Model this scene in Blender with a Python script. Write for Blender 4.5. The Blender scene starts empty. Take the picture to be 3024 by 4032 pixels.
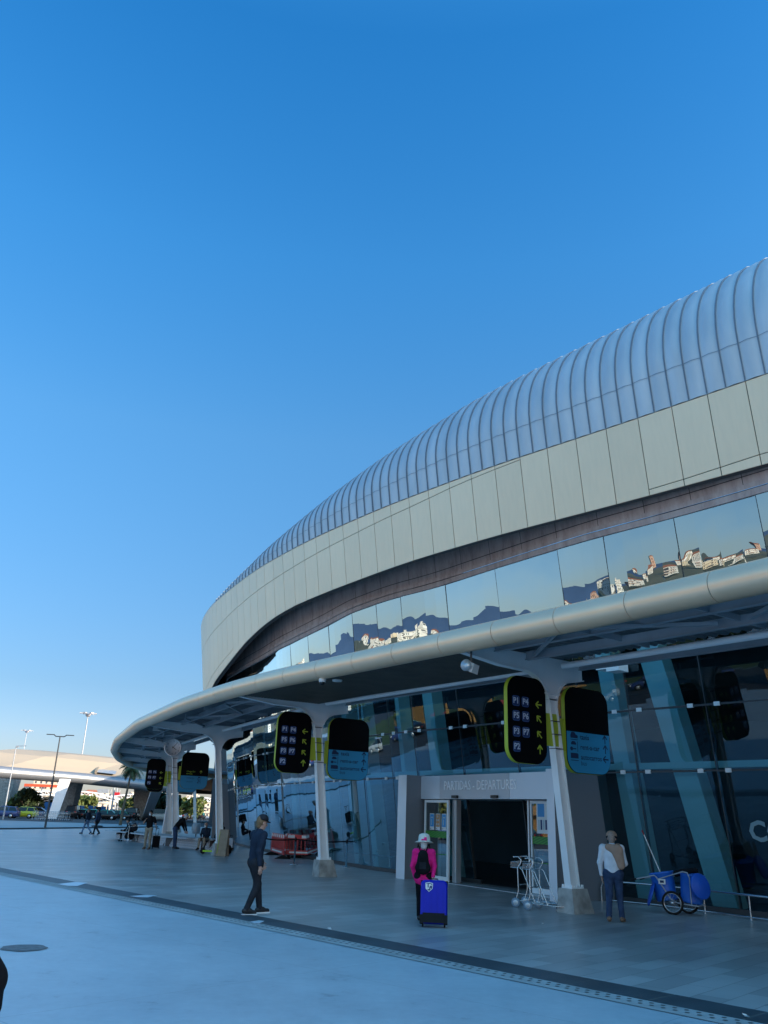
import bpy, math, random
import numpy as np
from mathutils import Vector, Matrix
random.seed(7)
RNG = np.random.default_rng(7)
SC = bpy.context.scene
COL = SC.collection
R_ = math.radians

# ------------------------------------------------------------------ camera
CAM_H = 1.85
F_PX, PITCH, ROLL = 3250.0, R_(20.3), R_(2.1)          # focal length in pixels of the 3024x4032 photograph
_f = np.array([0, math.cos(PITCH), math.sin(PITCH)])
_u0 = np.array([0, -math.sin(PITCH), math.cos(PITCH)])
_r0 = np.array([1., 0, 0])
_r = math.cos(ROLL)*_r0 + math.sin(ROLL)*_u0
_u = -math.sin(ROLL)*_r0 + math.cos(ROLL)*_u0
cd = bpy.data.cameras.new('camera'); cam = bpy.data.objects.new('camera', cd); COL.objects.link(cam)
cd.sensor_fit = 'VERTICAL'; cd.sensor_height = 36; cd.lens = F_PX/4032*36
cd.clip_start = .05; cd.clip_end = 9000
M = Matrix.Identity(4)
for i in range(3):
    M[i][0], M[i][1], M[i][2] = _r[i], _u[i], -_f[i]
M[2][3] = CAM_H
cam.matrix_world = M
SC.camera = cam

# ------------------------------------------------------------------ sky, sun, exposure
SUN_EL, SUN_DIR = R_(20), Vector((.93, -.36, 0)).normalized()      # the sun is to the right and a little behind the camera
w = bpy.data.worlds.new('World'); SC.world = w; w.use_nodes = True
nt = w.node_tree; nt.nodes.clear()
sky = nt.nodes.new('ShaderNodeTexSky'); sky.sky_type = 'NISHITA'; sky.sun_disc = False
sky.sun_elevation = SUN_EL; sky.sun_rotation = math.atan2(SUN_DIR.x, SUN_DIR.y)
sky.altitude = 0; sky.air_density = 1.0; sky.dust_density = .6; sky.ozone_density = 2.6
hs = nt.nodes.new('ShaderNodeHueSaturation'); hs.inputs['Saturation'].default_value = 1.28; hs.inputs['Hue'].default_value = .497
bg = nt.nodes.new('ShaderNodeBackground'); bg.inputs['Strength'].default_value = .15
ow = nt.nodes.new('ShaderNodeOutputWorld')
tcw = nt.nodes.new('ShaderNodeTexCoord'); spw = nt.nodes.new('ShaderNodeSeparateXYZ'); rw = nt.nodes.new('ShaderNodeValToRGB')
els = rw.color_ramp.elements
while len(els) < 6: els.new(.5)
for k_, (p_, c_) in enumerate(((.0, (.27, .265, .38)), (.13, (.29, .29, .335)), (.42, (.55, .55, .545)), (.60, (.43, .63, .675)), (.77, (.27, .605, .71)), (1., (.8, 1.1, 1.1)))):
    els[k_].position = p_; els[k_].color = (*c_, 1)
nt.links.new(tcw.outputs['Generated'], spw.inputs[0]); nt.links.new(spw.outputs[2], rw.inputs[0])
mw = nt.nodes.new('ShaderNodeVectorMath'); mw.operation = 'MULTIPLY'; mw2 = nt.nodes.new('ShaderNodeVectorMath'); mw2.operation = 'MULTIPLY'
nt.links.new(sky.outputs[0], hs.inputs['Color']); nt.links.new(hs.outputs[0], mw.inputs[0]); nt.links.new(rw.outputs[0], mw.inputs[1]); dt = nt.nodes.new('ShaderNodeVectorMath'); dt.operation = 'DOT_PRODUCT'; dt.inputs[1].default_value = Vector((.35, -1, .6)).normalized()
nt.links.new(tcw.outputs['Generated'], dt.inputs[0]); mrw = nt.nodes.new('ShaderNodeMapRange'); mrw.interpolation_type = 'SMOOTHSTEP'
mrw.inputs[1].default_value = .05; mrw.inputs[2].default_value = .9; mrw.inputs[3].default_value = 0.; mrw.inputs[4].default_value = 1.
nt.links.new(dt.outputs['Value'], mrw.inputs[0]); mxw = nt.nodes.new('ShaderNodeMix'); mxw.data_type = 'RGBA'; mxw.inputs['A'].default_value = (2, 2, 2, 1); mxw.inputs['B'].default_value = (7.8, 4.9, 3.4, 1)  # added boost: unseen sky behind the camera made brighter and paler to fill the shade
nt.links.new(mrw.outputs[0], mxw.inputs['Factor']); nt.links.new(mxw.outputs['Result'], mw2.inputs[1])
nt.links.new(mw.outputs[0], mw2.inputs[0]); nt.links.new(mw2.outputs[0], bg.inputs[0]); nt.links.new(bg.outputs[0], ow.inputs[0])
sl = bpy.data.lights.new('sun', 'SUN'); sl.energy = 5.0; sl.angle = R_(.5); sl.color = (1, .86, .66)
so = bpy.data.objects.new('sun', sl); COL.objects.link(so)
so.rotation_euler = (SUN_DIR*math.cos(SUN_EL) + Vector((0, 0, math.sin(SUN_EL)))).to_track_quat('Z', 'Y').to_euler()
SC.view_settings.view_transform = 'Standard'; SC.view_settings.look = 'None'
SC.view_settings.exposure = 0.62; SC.view_settings.gamma = 1
SC.cycles.max_bounces = 8; SC.cycles.transparent_max_bounces = 12

# ------------------------------------------------------------------ pixel <-> place helpers
def G(x, y, z=0.):                       # the place at height z seen at pixel (x, y)
    d = _f + _r*(x-1512)/F_PX + _u*(2016-y)/F_PX
    t = (z-CAM_H)/d[2]
    return Vector((d[0]*t, d[1]*t, z))
def at(x, y, dist):                      # the place at horizontal distance dist on that ray
    d = _f + _r*(x-1512)/F_PX + _u*(2016-y)/F_PX
    d = d/math.hypot(d[0], d[1])*dist
    return Vector((d[0], d[1], d[2]+CAM_H))
def prj(P):
    d = np.array(P, float)-np.array([0, 0, CAM_H]); z = d@_f
    return 1512+F_PX*(d@_r)/z, 2016-F_PX*(d@_u)/z
def zat(P, y):                           # height above P that is seen at pixel row y
    a, b = 0., 120.
    for _ in range(40):
        m = (a+b)/2
        if prj((P[0], P[1], m))[1] > y: a = m
        else: b = m
    return a

# ------------------------------------------------------------------ materials
MATS = {}
def mat(name, col, rough=.6, metal=0., var=0., vs=3., bump=0., bs=40., spec=.5, emit=None, alpha=None):
    if name in MATS: return MATS[name]
    m = bpy.data.materials.new(name); m.use_nodes = True; n = m.node_tree.nodes; L = m.node_tree.links
    p = n['Principled BSDF']; p.inputs['Base Color'].default_value = (*col, 1)
    p.inputs['Roughness'].default_value = rough; p.inputs['Metallic'].default_value = metal
    p.inputs['Specular IOR Level'].default_value = spec
    if emit: p.inputs['Emission Color'].default_value = (*emit[:3], 1); p.inputs['Emission Strength'].default_value = emit[3]
    if var or bump:
        tc = n.new('ShaderNodeTexCoord')
    if var:
        nz = n.new('ShaderNodeTexNoise'); nz.inputs['Scale'].default_value = vs; nz.inputs['Detail'].default_value = 6
        L.new(tc.outputs['Object'], nz.inputs['Vector'])
        mr = n.new('ShaderNodeMapRange'); mr.inputs[1].default_value = .3; mr.inputs[2].default_value = .7
        mr.inputs[3].default_value = 1-var; mr.inputs[4].default_value = 1+var; L.new(nz.outputs[0], mr.inputs[0])
        mx = n.new('ShaderNodeVectorMath'); mx.operation = 'SCALE'; mx.inputs[0].default_value = col
        L.new(mr.outputs[0], mx.inputs['Scale']); L.new(mx.outputs[0], p.inputs['Base Color'])
    if bump:
        nb = n.new('ShaderNodeTexNoise'); nb.inputs['Scale'].default_value = bs; nb.inputs['Detail'].default_value = 4
        L.new(tc.outputs['Object'], nb.inputs['Vector'])
        b = n.new('ShaderNodeBump'); b.inputs['Strength'].default_value = bump; b.inputs['Distance'].default_value = .01
        L.new(nb.outputs[0], b.inputs['Height']); L.new(b.outputs[0], p.inputs['Normal'])
    MATS[name] = m
    return m

def glass_mat(name, refl, tint, gcol, rough=.0, wave=.02, wscale=.8, graz=1.9):
    m = bpy.data.materials.new(name); m.use_nodes = True; n = m.node_tree.nodes; L = m.node_tree.links; n.clear()
    o = n.new('ShaderNodeOutputMaterial'); tr = n.new('ShaderNodeBsdfTransparent'); tr.inputs[0].default_value = (*tint, 1)
    gl = n.new('ShaderNodeBsdfGlossy'); gl.inputs['Color'].default_value = (*gcol, 1); gl.inputs['Roughness'].default_value = rough
    fr = n.new('ShaderNodeFresnel'); fr.inputs[0].default_value = 1.5
    lw = n.new('ShaderNodeLayerWeight'); lw.inputs[0].default_value = .5; pw = n.new('ShaderNodeMath'); pw.operation = 'POWER'; pw.inputs[1].default_value = 3.0; L.new(lw.outputs['Facing'], pw.inputs[0])
    ad = n.new('ShaderNodeMath'); ad.operation = 'MULTIPLY_ADD'; ad.use_clamp = True; ad.inputs[1].default_value = graz; ad.inputs[2].default_value = refl
    L.new(pw.outputs[0], ad.inputs[0])
    mx = n.new('ShaderNodeMixShader'); L.new(ad.outputs[0], mx.inputs[0]); L.new(tr.outputs[0], mx.inputs[1]); L.new(gl.outputs[0], mx.inputs[2])
    tc = n.new('ShaderNodeTexCoord'); nz = n.new('ShaderNodeTexNoise'); nz.inputs['Scale'].default_value = wscale; nz.inputs['Detail'].default_value = 1
    L.new(tc.outputs['Object'], nz.inputs['Vector'])
    b = n.new('ShaderNodeBump'); b.inputs['Strength'].default_value = 1; b.inputs['Distance'].default_value = wave
    L.new(nz.outputs[0], b.inputs['Height']); L.new(b.outputs[0], gl.inputs['Normal'])
    L.new(mx.outputs[0], o.inputs[0]); MATS[name] = m
    return m

def node_mat(name, rough=.6, metal=0.):
    m = bpy.data.materials.new(name); m.use_nodes = True; MATS[name] = m
    p = m.node_tree.nodes['Principled BSDF']; p.inputs['Roughness'].default_value = rough; p.inputs['Metallic'].default_value = metal
    return m, m.node_tree.nodes, m.node_tree.links, p
def ramp(n, stops):
    r = n.new('ShaderNodeValToRGB'); e = r.color_ramp.elements
    while len(e) < len(stops): e.new(.5)
    for k, (p, c) in enumerate(stops): e[k].position = p; e[k].color = (*c, 1)
    return r

# plaza concrete
def ground_mat(name, c1, c2, rough, sc=.25, fine=9., seam=None):
    m, n, L, p = node_mat(name, rough)
    tc = n.new('ShaderNodeTexCoord')
    a = n.new('ShaderNodeTexNoise'); a.inputs['Scale'].default_value = sc; a.inputs['Detail'].default_value = 8; a.inputs['Roughness'].default_value = .6
    b = n.new('ShaderNodeTexNoise'); b.inputs['Scale'].default_value = fine; b.inputs['Detail'].default_value = 5
    L.new(tc.outputs['Object'], a.inputs['Vector']); L.new(tc.outputs['Object'], b.inputs['Vector'])
    mx = n.new('ShaderNodeMath'); mx.operation = 'MULTIPLY_ADD'; mx.inputs[1].default_value = .35
    L.new(b.outputs[0], mx.inputs[0]); L.new(a.outputs[0], mx.inputs[2])
    r = ramp(n, [(.45, c1), (.85, c2)]); L.new(mx.outputs[0], r.inputs[0]); out = r.outputs[0]
    if name == 'plaza_concrete':
        c3 = n.new('ShaderNodeTexNoise'); c3.inputs['Scale'].default_value = 1.7; c3.inputs['Detail'].default_value = 9; c3.inputs['Roughness'].default_value = .72; L.new(tc.outputs['Object'], c3.inputs['Vector'])
        r3 = ramp(n, [(.30, (.55, .56, .58)), (.40, (.90, .90, .91)), (.62, (1, 1, 1)), (.75, (1.06, 1.06, 1.06))]); L.new(c3.outputs[0], r3.inputs[0])
        m3 = n.new('ShaderNodeVectorMath'); m3.operation = 'MULTIPLY'; L.new(out, m3.inputs[0]); L.new(r3.outputs[0], m3.inputs[1]); out = m3.outputs[0]
    if seam:
        sep = n.new('ShaderNodeSeparateXYZ'); mp = n.new('ShaderNodeMapping'); mp.inputs['Rotation'].default_value[2] = seam[1]
        L.new(tc.outputs['Object'], mp.inputs['Vector']); L.new(mp.outputs[0], sep.inputs[0])
        cur = None
        for ax in (0, 1):
            dv = n.new('ShaderNodeMath'); dv.operation = 'DIVIDE'; dv.inputs[1].default_value = seam[0]; L.new(sep.outputs[ax], dv.inputs[0])
            fr = n.new('ShaderNodeMath'); fr.operation = 'FRACT'; L.new(dv.outputs[0], fr.inputs[0])
            lt = n.new('ShaderNodeMath'); lt.operation = 'LESS_THAN'; lt.inputs[1].default_value = seam[2]/seam[0]; L.new(fr.outputs[0], lt.inputs[0])
            if cur is None: cur = lt
            else:
                mm = n.new('ShaderNodeMath'); mm.operation = 'MAXIMUM'; L.new(cur.outputs[0], mm.inputs[0]); L.new(lt.outputs[0], mm.inputs[1]); cur = mm
        mixc = n.new('ShaderNodeMix'); mixc.data_type = 'RGBA'; mixc.inputs['B'].default_value = (*[k*.55 for k in c1], 1)
        sc_ = n.new('ShaderNodeMath'); sc_.operation = 'MULTIPLY'; sc_.inputs[1].default_value = .6; L.new(cur.outputs[0], sc_.inputs[0])
        L.new(sc_.outputs[0], mixc.inputs['Factor']); L.new(out, mixc.inputs['A']); out = mixc.outputs['Result']
    L.new(out, p.inputs['Base Color'])
    bp = n.new('ShaderNodeBump'); bp.inputs['Strength'].default_value = .25; bp.inputs['Distance'].default_value = .004
    L.new(b.outputs[0], bp.inputs['Height']); L.new(bp.outputs[0], p.inputs['Normal'])
    rr = n.new('ShaderNodeMapRange'); rr.inputs[3].default_value = rough-.12; rr.inputs[4].default_value = rough+.12
    L.new(a.outputs[0], rr.inputs[0]); L.new(rr.outputs[0], p.inputs['Roughness'])
    return m
KA = math.atan2(4.38+11.37, 27.67-10.27)      # heading of the kerb line
ground_mat('plaza_concrete', (.35, .42, .47), (.46, .54, .59), .42, .22, 9., (4.2, KA, .012))
ground_mat('asphalt', (.035, .036, .04), (.055, .056, .06), .75)
ground_mat('road_paving', (.26, .27, .28), (.36, .37, .38), .6)
ground_mat('hill_soil', (.07, .08, .05), (.13, .12, .08), .95, .01, .1)
ground_mat('lawn', (.035, .065, .015), (.07, .11, .025), .9, .6, 20.)
# walkway tiles: bricks laid along the kerb, each with its own tone
m, n, L, p = node_mat('walkway_tiles', .3)
tc = n.new('ShaderNodeTexCoord'); mp = n.new('ShaderNodeMapping'); mp.inputs['Rotation'].default_value[2] = KA+math.pi/2
br = n.new('ShaderNodeTexBrick'); br.inputs['Scale'].default_value = 1; br.inputs['Brick Width'].default_value = 1.15; br.inputs['Row Height'].default_value = .38
br.inputs['Mortar Size'].default_value = .004; br.inputs['Color1'].default_value = (.31, .30, .30, 1); br.inputs['Color2'].default_value = (.45, .435, .43, 1)
br.inputs['Mortar'].default_value = (.07, .07, .07, 1); br.inputs['Bias'].default_value = -.25
nz = n.new('ShaderNodeTexNoise'); nz.inputs['Scale'].default_value = .35; nz.inputs['Detail'].default_value = 7
L.new(tc.outputs['Object'], mp.inputs[0]); L.new(mp.outputs[0], br.inputs[0]); L.new(tc.outputs['Object'], nz.inputs[0])
mr = n.new('ShaderNodeMapRange'); mr.inputs[1].default_value = .3; mr.inputs[2].default_value = .7; mr.inputs[3].default_value = .78; mr.inputs[4].default_value = 1.2
L.new(nz.outputs[0], mr.inputs[0]); vm = n.new('ShaderNodeVectorMath'); vm.operation = 'SCALE'
L.new(br.outputs[0], vm.inputs[0]); L.new(mr.outputs[0], vm.inputs['Scale']); L.new(vm.outputs[0], p.inputs['Base Color'])
mr2 = n.new('ShaderNodeMapRange'); mr2.inputs[3].default_value = .26; mr2.inputs[4].default_value = .42; L.new(nz.outputs[0], mr2.inputs[0]); L.new(mr2.outputs[0], p.inputs['Roughness'])
mat('slate', (.045, .06, .072), .45, 0, .25, 1.2, .2, 60)
mat('drain_stone', (.36, .37, .37), .6, 0, .2, 2., .3, 50)
mat('drain_hole', (.1, .1, .1), .8)
mat('white_steel', (.86, .87, .88), .42, 0, .05, 1.5)
mat('grey_steel', (.40, .43, .47), .45, .2, .1, 1.5)
mat('dark_steel', (.06, .065, .07), .5, .3)
mat('chrome', (.62, .64, .66), .22, .95)
mat('alu', (.58, .6, .62), .35, .6)
mat('rough_concrete', (.36, .35, .33), .8, 0, .35, 3.5, .6, 30)
mat('gold_tube', (1., .66, .42), .34, .5, .06, .8)
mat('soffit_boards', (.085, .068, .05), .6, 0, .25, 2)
mat('deck_metal', (.24, .25, .27), .45, .4, .15, 2)
mat('panel_beige', (1., .74, .50), .40, .45, .03, .25)
mat('panel_gap', (.03, .03, .03), .9)
m = MATS['panel_beige']; n, L = m.node_tree.nodes, m.node_tree.links; p = n['Principled BSDF']; src = p.inputs['Base Color'].links[0].from_socket
ge = n.new('ShaderNodeNewGeometry'); mr = n.new('ShaderNodeMapRange'); mr.inputs[3].default_value = .95; mr.inputs[4].default_value = 1.0; L.new(ge.outputs['Random Per Island'], mr.inputs[0])
tc = n.new('ShaderNodeTexCoord'); mp = n.new('ShaderNodeMapping'); mp.inputs['Scale'].default_value = (5, 5, .35); nz = n.new('ShaderNodeTexNoise'); nz.inputs['Scale'].default_value = 2; nz.inputs['Detail'].default_value = 6
L.new(tc.outputs['Object'], mp.inputs[0]); L.new(mp.outputs[0], nz.inputs[0]); m2 = n.new('ShaderNodeMapRange'); m2.inputs[1].default_value = .35; m2.inputs[2].default_value = .6; m2.inputs[3].default_value = .97; m2.inputs[4].default_value = 1.; L.new(nz.outputs[0], m2.inputs[0])
mm = n.new('ShaderNodeMath'); mm.operation = 'MULTIPLY'; L.new(mr.outputs[0], mm.inputs[0]); L.new(m2.outputs[0], mm.inputs[1])
vs_ = n.new('ShaderNodeVectorMath'); vs_.operation = 'SCALE'; L.new(src, vs_.inputs[0]); L.new(mm.outputs[0], vs_.inputs['Scale']); L.new(vs_.outputs[0], p.inputs['Base Color'])
mat('joint_grey', (.2, .2, .19), .8)
mat('portal_grey', (.58, .58, .60), .45, .35, .05, .6)
mat('portal_light', (.72, .75, .80), .42, .35, .04, .6)
mat('black_rubber', (.014, .014, .015), .75, spec=.2)
mat('black_paint', (.008, .009, .011), .35)
mat('sign_black', (.002, .002, .003), .6, spec=.12)
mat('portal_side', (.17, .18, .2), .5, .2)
mat('lime', (.42, .50, .03), .5)
mat('sign_blue', (.03, .29, .52), .5)
mat('navy_print', (.01, .03, .09), .6)
mat('sign_box', (.015, .035, .14), .5)
mat('sign_white', (.55, .62, .75), .5)
mat('white_plastic', (.75, .75, .74), .45)
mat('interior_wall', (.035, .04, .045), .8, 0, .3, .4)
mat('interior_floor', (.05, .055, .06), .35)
mat('pillar_paint', (.80, .88, .88), .6, 0, .04, 1)
mat('bark', (.12, .09, .06), .9, 0, .3, 6)
mat('leaf_dark', (.035, .06, .02), .7, 0, .4, 4)
mat('leaf_light', (.12, .15, .035), .7, 0, .35, 4)
mat('palm_leaf', (.05, .08, .03), .6, 0, .3, 6)
# copper fascia with vertical streaks
m, n, L, p = node_mat('copper', .55, .1)
tc = n.new('ShaderNodeTexCoord'); mp = n.new('ShaderNodeMapping'); mp.inputs['Scale'].default_value = (2.2, 2.2, .5)
nz = n.new('ShaderNodeTexNoise'); nz.inputs['Scale'].default_value = 1.6; nz.inputs['Detail'].default_value = 8; nz.inputs['Roughness'].default_value = .7
L.new(tc.outputs['Object'], mp.inputs[0]); L.new(mp.outputs[0], nz.inputs[0])
rp = ramp(n, [(.32, (.36, .25, .22)), (.5, (.50, .365, .325)), (.68, (.58, .46, .42))]); L.new(nz.outputs[0], rp.inputs[0]); L.new(rp.outputs[0], p.inputs['Base Color'])
# roof metal
m, n, L, p = node_mat('roof_zinc', .48, .4)
tc = n.new('ShaderNodeTexCoord'); mp = n.new('ShaderNodeMapping'); mp.inputs['Scale'].default_value = (1.5, 1.5, .35)
nz = n.new('ShaderNodeTexNoise'); nz.inputs['Scale'].default_value = 1.3; nz.inputs['Detail'].default_value = 7
L.new(tc.outputs['Object'], mp.inputs[0]); L.new(mp.outputs[0], nz.inputs[0])
rp = ramp(n, [(.3, (.50,.53,.56)), (.7, (.62,.65,.68))]); L.new(nz.outputs[0], rp.inputs[0]); L.new(rp.outputs[0], p.inputs['Base Color'])
mr = n.new('ShaderNodeMapRange'); mr.inputs[3].default_value = .38; mr.inputs[4].default_value = .56; L.new(nz.outputs[0], mr.inputs[0]); L.new(mr.outputs[0], p.inputs['Roughness'])
glass_mat('glass_upper', .45, (.30, .45, .47), (.70, .84, .88), .0, .0045, 1.1)
glass_mat('glass_lower', .085, (.36, .62, .68), (.52, .70, .82), .0, .004, .8)
glass_mat('door_glass', .12, (.45, .6, .6), (.8, .9, .95), .0, .002, 1.0)

# ------------------------------------------------------------------ mesh builder
class MB:
    def __init__(s): s.v = []; s.f = []; s.m = []; s.s = []
    def face(s, pts, m=0, smooth=False):
        b = len(s.v); s.v += [tuple(p) for p in pts]; s.f.append(tuple(range(b, b+len(pts)))); s.m.append(m); s.s.append(smooth)
    def mesh(s, V, F, m=0, smooth=False, T=None):
        b = len(s.v)
        for p in V: s.v.append(tuple(T @ Vector(p)) if T is not None else tuple(p))
        for f in F: s.f.append(tuple(b+i for i in f)); s.m.append(m); s.s.append(smooth)
        return s
    def box(s, c, size, T=None, m=0, taper=None):
        x, y, z = [k/2 for k in size]; c = Vector(c); tx, ty = taper or (1, 1)
        V = []
        for k in (-1, 1):
            for (i, j) in ((-1, -1), (1, -1), (1, 1), (-1, 1)):
                V.append(c+Vector((i*x*(tx if k > 0 else 1), j*y*(ty if k > 0 else 1), k*z)))
        return s.mesh(V, [(0, 3, 2, 1), (4, 5, 6, 7), (0, 1, 5, 4), (1, 2, 6, 5), (2, 3, 7, 6), (3, 0, 4, 7)], m, False, T)
    def beam(s, a, b, w, h, up=(0, 0, 1), m=0, off=0):
        a, b = Vector(a), Vector(b); d = (b-a); L = d.length
        if L < 1e-6: return s
        d.normalize(); up = Vector(up); r = d.cross(up)
        if r.length < 1e-4: r = d.cross(Vector((1, 0, 0)))
        r.normalize(); u = r.cross(d)
        T = Matrix(((r.x, d.x, u.x, a.x), (r.y, d.y, u.y, a.y), (r.z, d.z, u.z, a.z), (0, 0, 0, 1)))
        return s.box((0, L/2, off), (w, L, h), T, m)
    def tube(s, pts, r, seg=8, caps=True, m=0, smooth=True, closed=False, T=None):
        P = [Vector(p) for p in pts]; n = len(P); rr = r if isinstance(r, (list, tuple)) else [r]*n
        V = []; F = []; pu = None
        for i in range(n):
            if closed: t = P[(i+1) % n]-P[i-1]
            else: t = P[min(i+1, n-1)]-P[max(i-1, 0)]
            t.normalize()
            if pu is None:
                pu = Vector((0, 0, 1)) if abs(t.z) < .9 else Vector((1, 0, 0))
            u = pu-t*pu.dot(t)
            u = u.normalized() if u.length > 1e-5 else t.orthogonal().normalized()
            pu = u; w_ = t.cross(u)
            for k in range(seg):
                a = 2*math.pi*k/seg; V.append(P[i]+(u*math.cos(a)+w_*math.sin(a))*rr[i])
        for i in range(n if closed else n-1):
            for k in range(seg):
                a0 = i*seg+k; a1 = i*seg+(k+1) % seg; b0 = ((i+1) % n)*seg+k; b1 = ((i+1) % n)*seg+(k+1) % seg
                F.append((a0, a1, b1, b0))
        s.mesh(V, F, m, smooth, T)
        if caps and not closed:
            s.mesh([V[k] for k in range(seg)], [tuple(reversed(range(seg)))], m, False, T)
            s.mesh([V[(n-1)*seg+k] for k in range(seg)], [tuple(range(seg))], m, False, T)
        return s
    def lathe(s, prof, seg=16, T=None, m=0, smooth=True):
        V = []; F = []
        for (r, z) in prof:
            for k in range(seg):
                a = 2*math.pi*k/seg; V.append((r*math.cos(a), r*math.sin(a), z))
        for i in range(len(prof)-1):
            for k in range(seg):
                F.append((i*seg+k, i*seg+(k+1) % seg, (i+1)*seg+(k+1) % seg, (i+1)*seg+k))
        if prof[0][0] > 1e-4: F.append(tuple(reversed(range(seg))))
        if prof[-1][0] > 1e-4: F.append(tuple((len(prof)-1)*seg+k for k in range(seg)))
        return s.mesh(V, F, m, smooth, T)
    def prism(s, poly, T, th, m=0):           # polygon in the local x/y plane, extruded along +z by th
        n = len(poly); V = [(x, y, 0) for x, y in poly]+[(x, y, th) for x, y in poly]
        F = [tuple(reversed(range(n))), tuple(range(n, 2*n))]+[(i, (i+1) % n, n+(i+1) % n, n+i) for i in range(n)]
        return s.mesh(V, F, m, False, T)
    def build(s, name, mats, parent=None, world=False, tagd=None):
        me = bpy.data.meshes.new(name)
        V = s.v
        if world and parent is not None:
            l = parent['_base'] if '_base' in parent else parent.location
            V = [(x-l[0], y-l[1], z-l[2]) for x, y, z in V]
        me.from_pydata(V, [], s.f)
        for k in (mats if isinstance(mats, (list, tuple)) else [mats]): me.materials.append(MATS[k] if isinstance(k, str) else k)
        me.polygons.foreach_set('material_index', s.m); me.polygons.foreach_set('use_smooth', s.s); me.update()
        o = bpy.data.objects.new(name, me); COL.objects.link(o)
        if parent is not None: o.parent = parent
        return o
def frame(o, ex, ey, ez=None):
    o, ex, ey = Vector(o), Vector(ex), Vector(ey); ez = Vector(ez) if ez is not None else ex.cross(ey)
    return Matrix(((ex.x, ey.x, ez.x, o.x), (ex.y, ey.y, ez.y, o.y), (ex.z, ey.z, ez.z, o.z), (0, 0, 0, 1)))
def thing(name, label, cat, loc=(0, 0, 0), rz=0, group=None):
    o = bpy.data.objects.new(name, None); COL.objects.link(o); o.empty_display_size = .3
    o.location = loc; o.rotation_euler = (0, 0, rz); o['label'] = label; o['category'] = cat
    if group: o['group'] = group
    return o
def tag(o, label, cat, group=None, kind=None):
    o['label'] = label; o['category'] = cat
    if group: o['group'] = group
    if kind: o['kind'] = kind
    return o
def struct(o, label=None):
    o['kind'] = 'structure'
    return o
def copy_tree(o, parent=None):
    kids = list(o.children); c = o.copy(); COL.objects.link(c); c.parent = parent
    for ch in kids: copy_tree(ch, c)
    return c
def dup(o, loc, rz, label=None, scale=None):
    c = copy_tree(o); c.location = loc; c.rotation_euler = (0, 0, rz)
    if label: c['label'] = label
    if scale: c.scale = scale
    return c
def rrect(w, h, r, n=6, cx=0, cy=0):
    P = []
    for (sx, sy, a0) in ((1, 1, 0), (-1, 1, 90), (-1, -1, 180), (1, -1, 270)):
        for k in range(n+1):
            a = R_(a0+90*k/n); P.append((cx+sx*(w/2-r)+r*math.cos(a), cy+sy*(h/2-r)+r*math.sin(a)))
    return P
_tc = {}
def text_geo(txt, size, ext=.0, bold=0.):
    key = (txt, size, ext, bold)
    if key in _tc: return _tc[key]
    c = bpy.data.curves.new('t', 'FONT'); c.body = txt; c.size = size; c.align_x = 'CENTER'; c.align_y = 'CENTER'; c.extrude = ext; c.offset = bold; c.resolution_u = 2
    o = bpy.data.objects.new('t', c); COL.objects.link(o); dg = bpy.context.evaluated_depsgraph_get(); dg.update()
    me = bpy.data.meshes.new_from_object(o.evaluated_get(dg))
    V = [tuple(v.co) for v in me.vertices]; F = [tuple(p.vertices) for p in me.polygons]
    bpy.data.objects.remove(o); bpy.data.curves.remove(c); bpy.data.meshes.remove(me)
    _tc[key] = (V, F); return V, F

class Curve:                       # smooth plan curve with arc length, s=0 at index i0
    def __init__(s, pts, i0=0, sm=2.0):
        A = np.array(pts, float); d = np.r_[0, np.cumsum(np.hypot(*np.diff(A, axis=0).T))]
        u = np.arange(0, d[-1], .1); X = np.interp(u, d, A[:, 0]); Y = np.interp(u, d, A[:, 1])
        k = int(sm/.1); w_ = np.hanning(2*k+3)[1:-1]; w_ /= w_.sum(); h = len(w_)//2
        def cv(Z):
            a = 2*Z[0]-Z[h:0:-1]; b = 2*Z[-1]-Z[-2:-h-2:-1]
            return np.convolve(np.r_[a, Z, b], w_, 'valid')
        X, Y = cv(X), cv(Y); s.X, s.Y = X, Y
        dd = np.r_[0, np.cumsum(np.hypot(np.diff(X), np.diff(Y)))]
        j = np.argmin((X-A[i0, 0])**2+(Y-A[i0, 1])**2); s.s = dd-dd[j]
        tx = np.gradient(X); ty = np.gradient(Y); l = np.hypot(tx, ty); s.tx, s.ty = tx/l, ty/l
    def p(s, t): return Vector((np.interp(t, s.s, s.X), np.interp(t, s.s, s.Y), 0))
    def t(s, t): return Vector((np.interp(t, s.s, s.tx), np.interp(t, s.s, s.ty), 0)).normalized()
    def n(s, t): q = s.t(t); return Vector((-q.y, q.x, 0))      # outward (towards the plaza, left of travel)
    def near(s, P): j = int(np.argmin((s.X-P[0])**2+(s.Y-P[1])**2)); return s.s[j]

# ================================================================== SETTING
def sheet(name, pts, z, m):
    mb = MB(); mb.face([(x, y, z) for x, y in pts], 0); return struct(mb.build(name, m))
sheet('ground', [(-3000, -3000), (3000, -3000), (3000, 3000), (-3000, 3000)], 0, 'plaza_concrete')
K0, K1 = Vector((4.38, 10.27, 0)), Vector((-11.37, 27.67, 0)); kd = (K1-K0).normalized(); kn = Vector((-kd.y, kd.x, 0))   # kn points to the plaza
if kn.x > 0: kn = -kn
def kp(a, b, z): q = K0+kd*a+kn*b; return (q.x, q.y, z)
mb = MB(); mb.face([kp(-40, 0, .004), kp(40, 0, .004), (-30.5, 64, .004), (-34, 110, .004), (20, 110, .004), (60, 30, .004), (40, -30, .004)])
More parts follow.
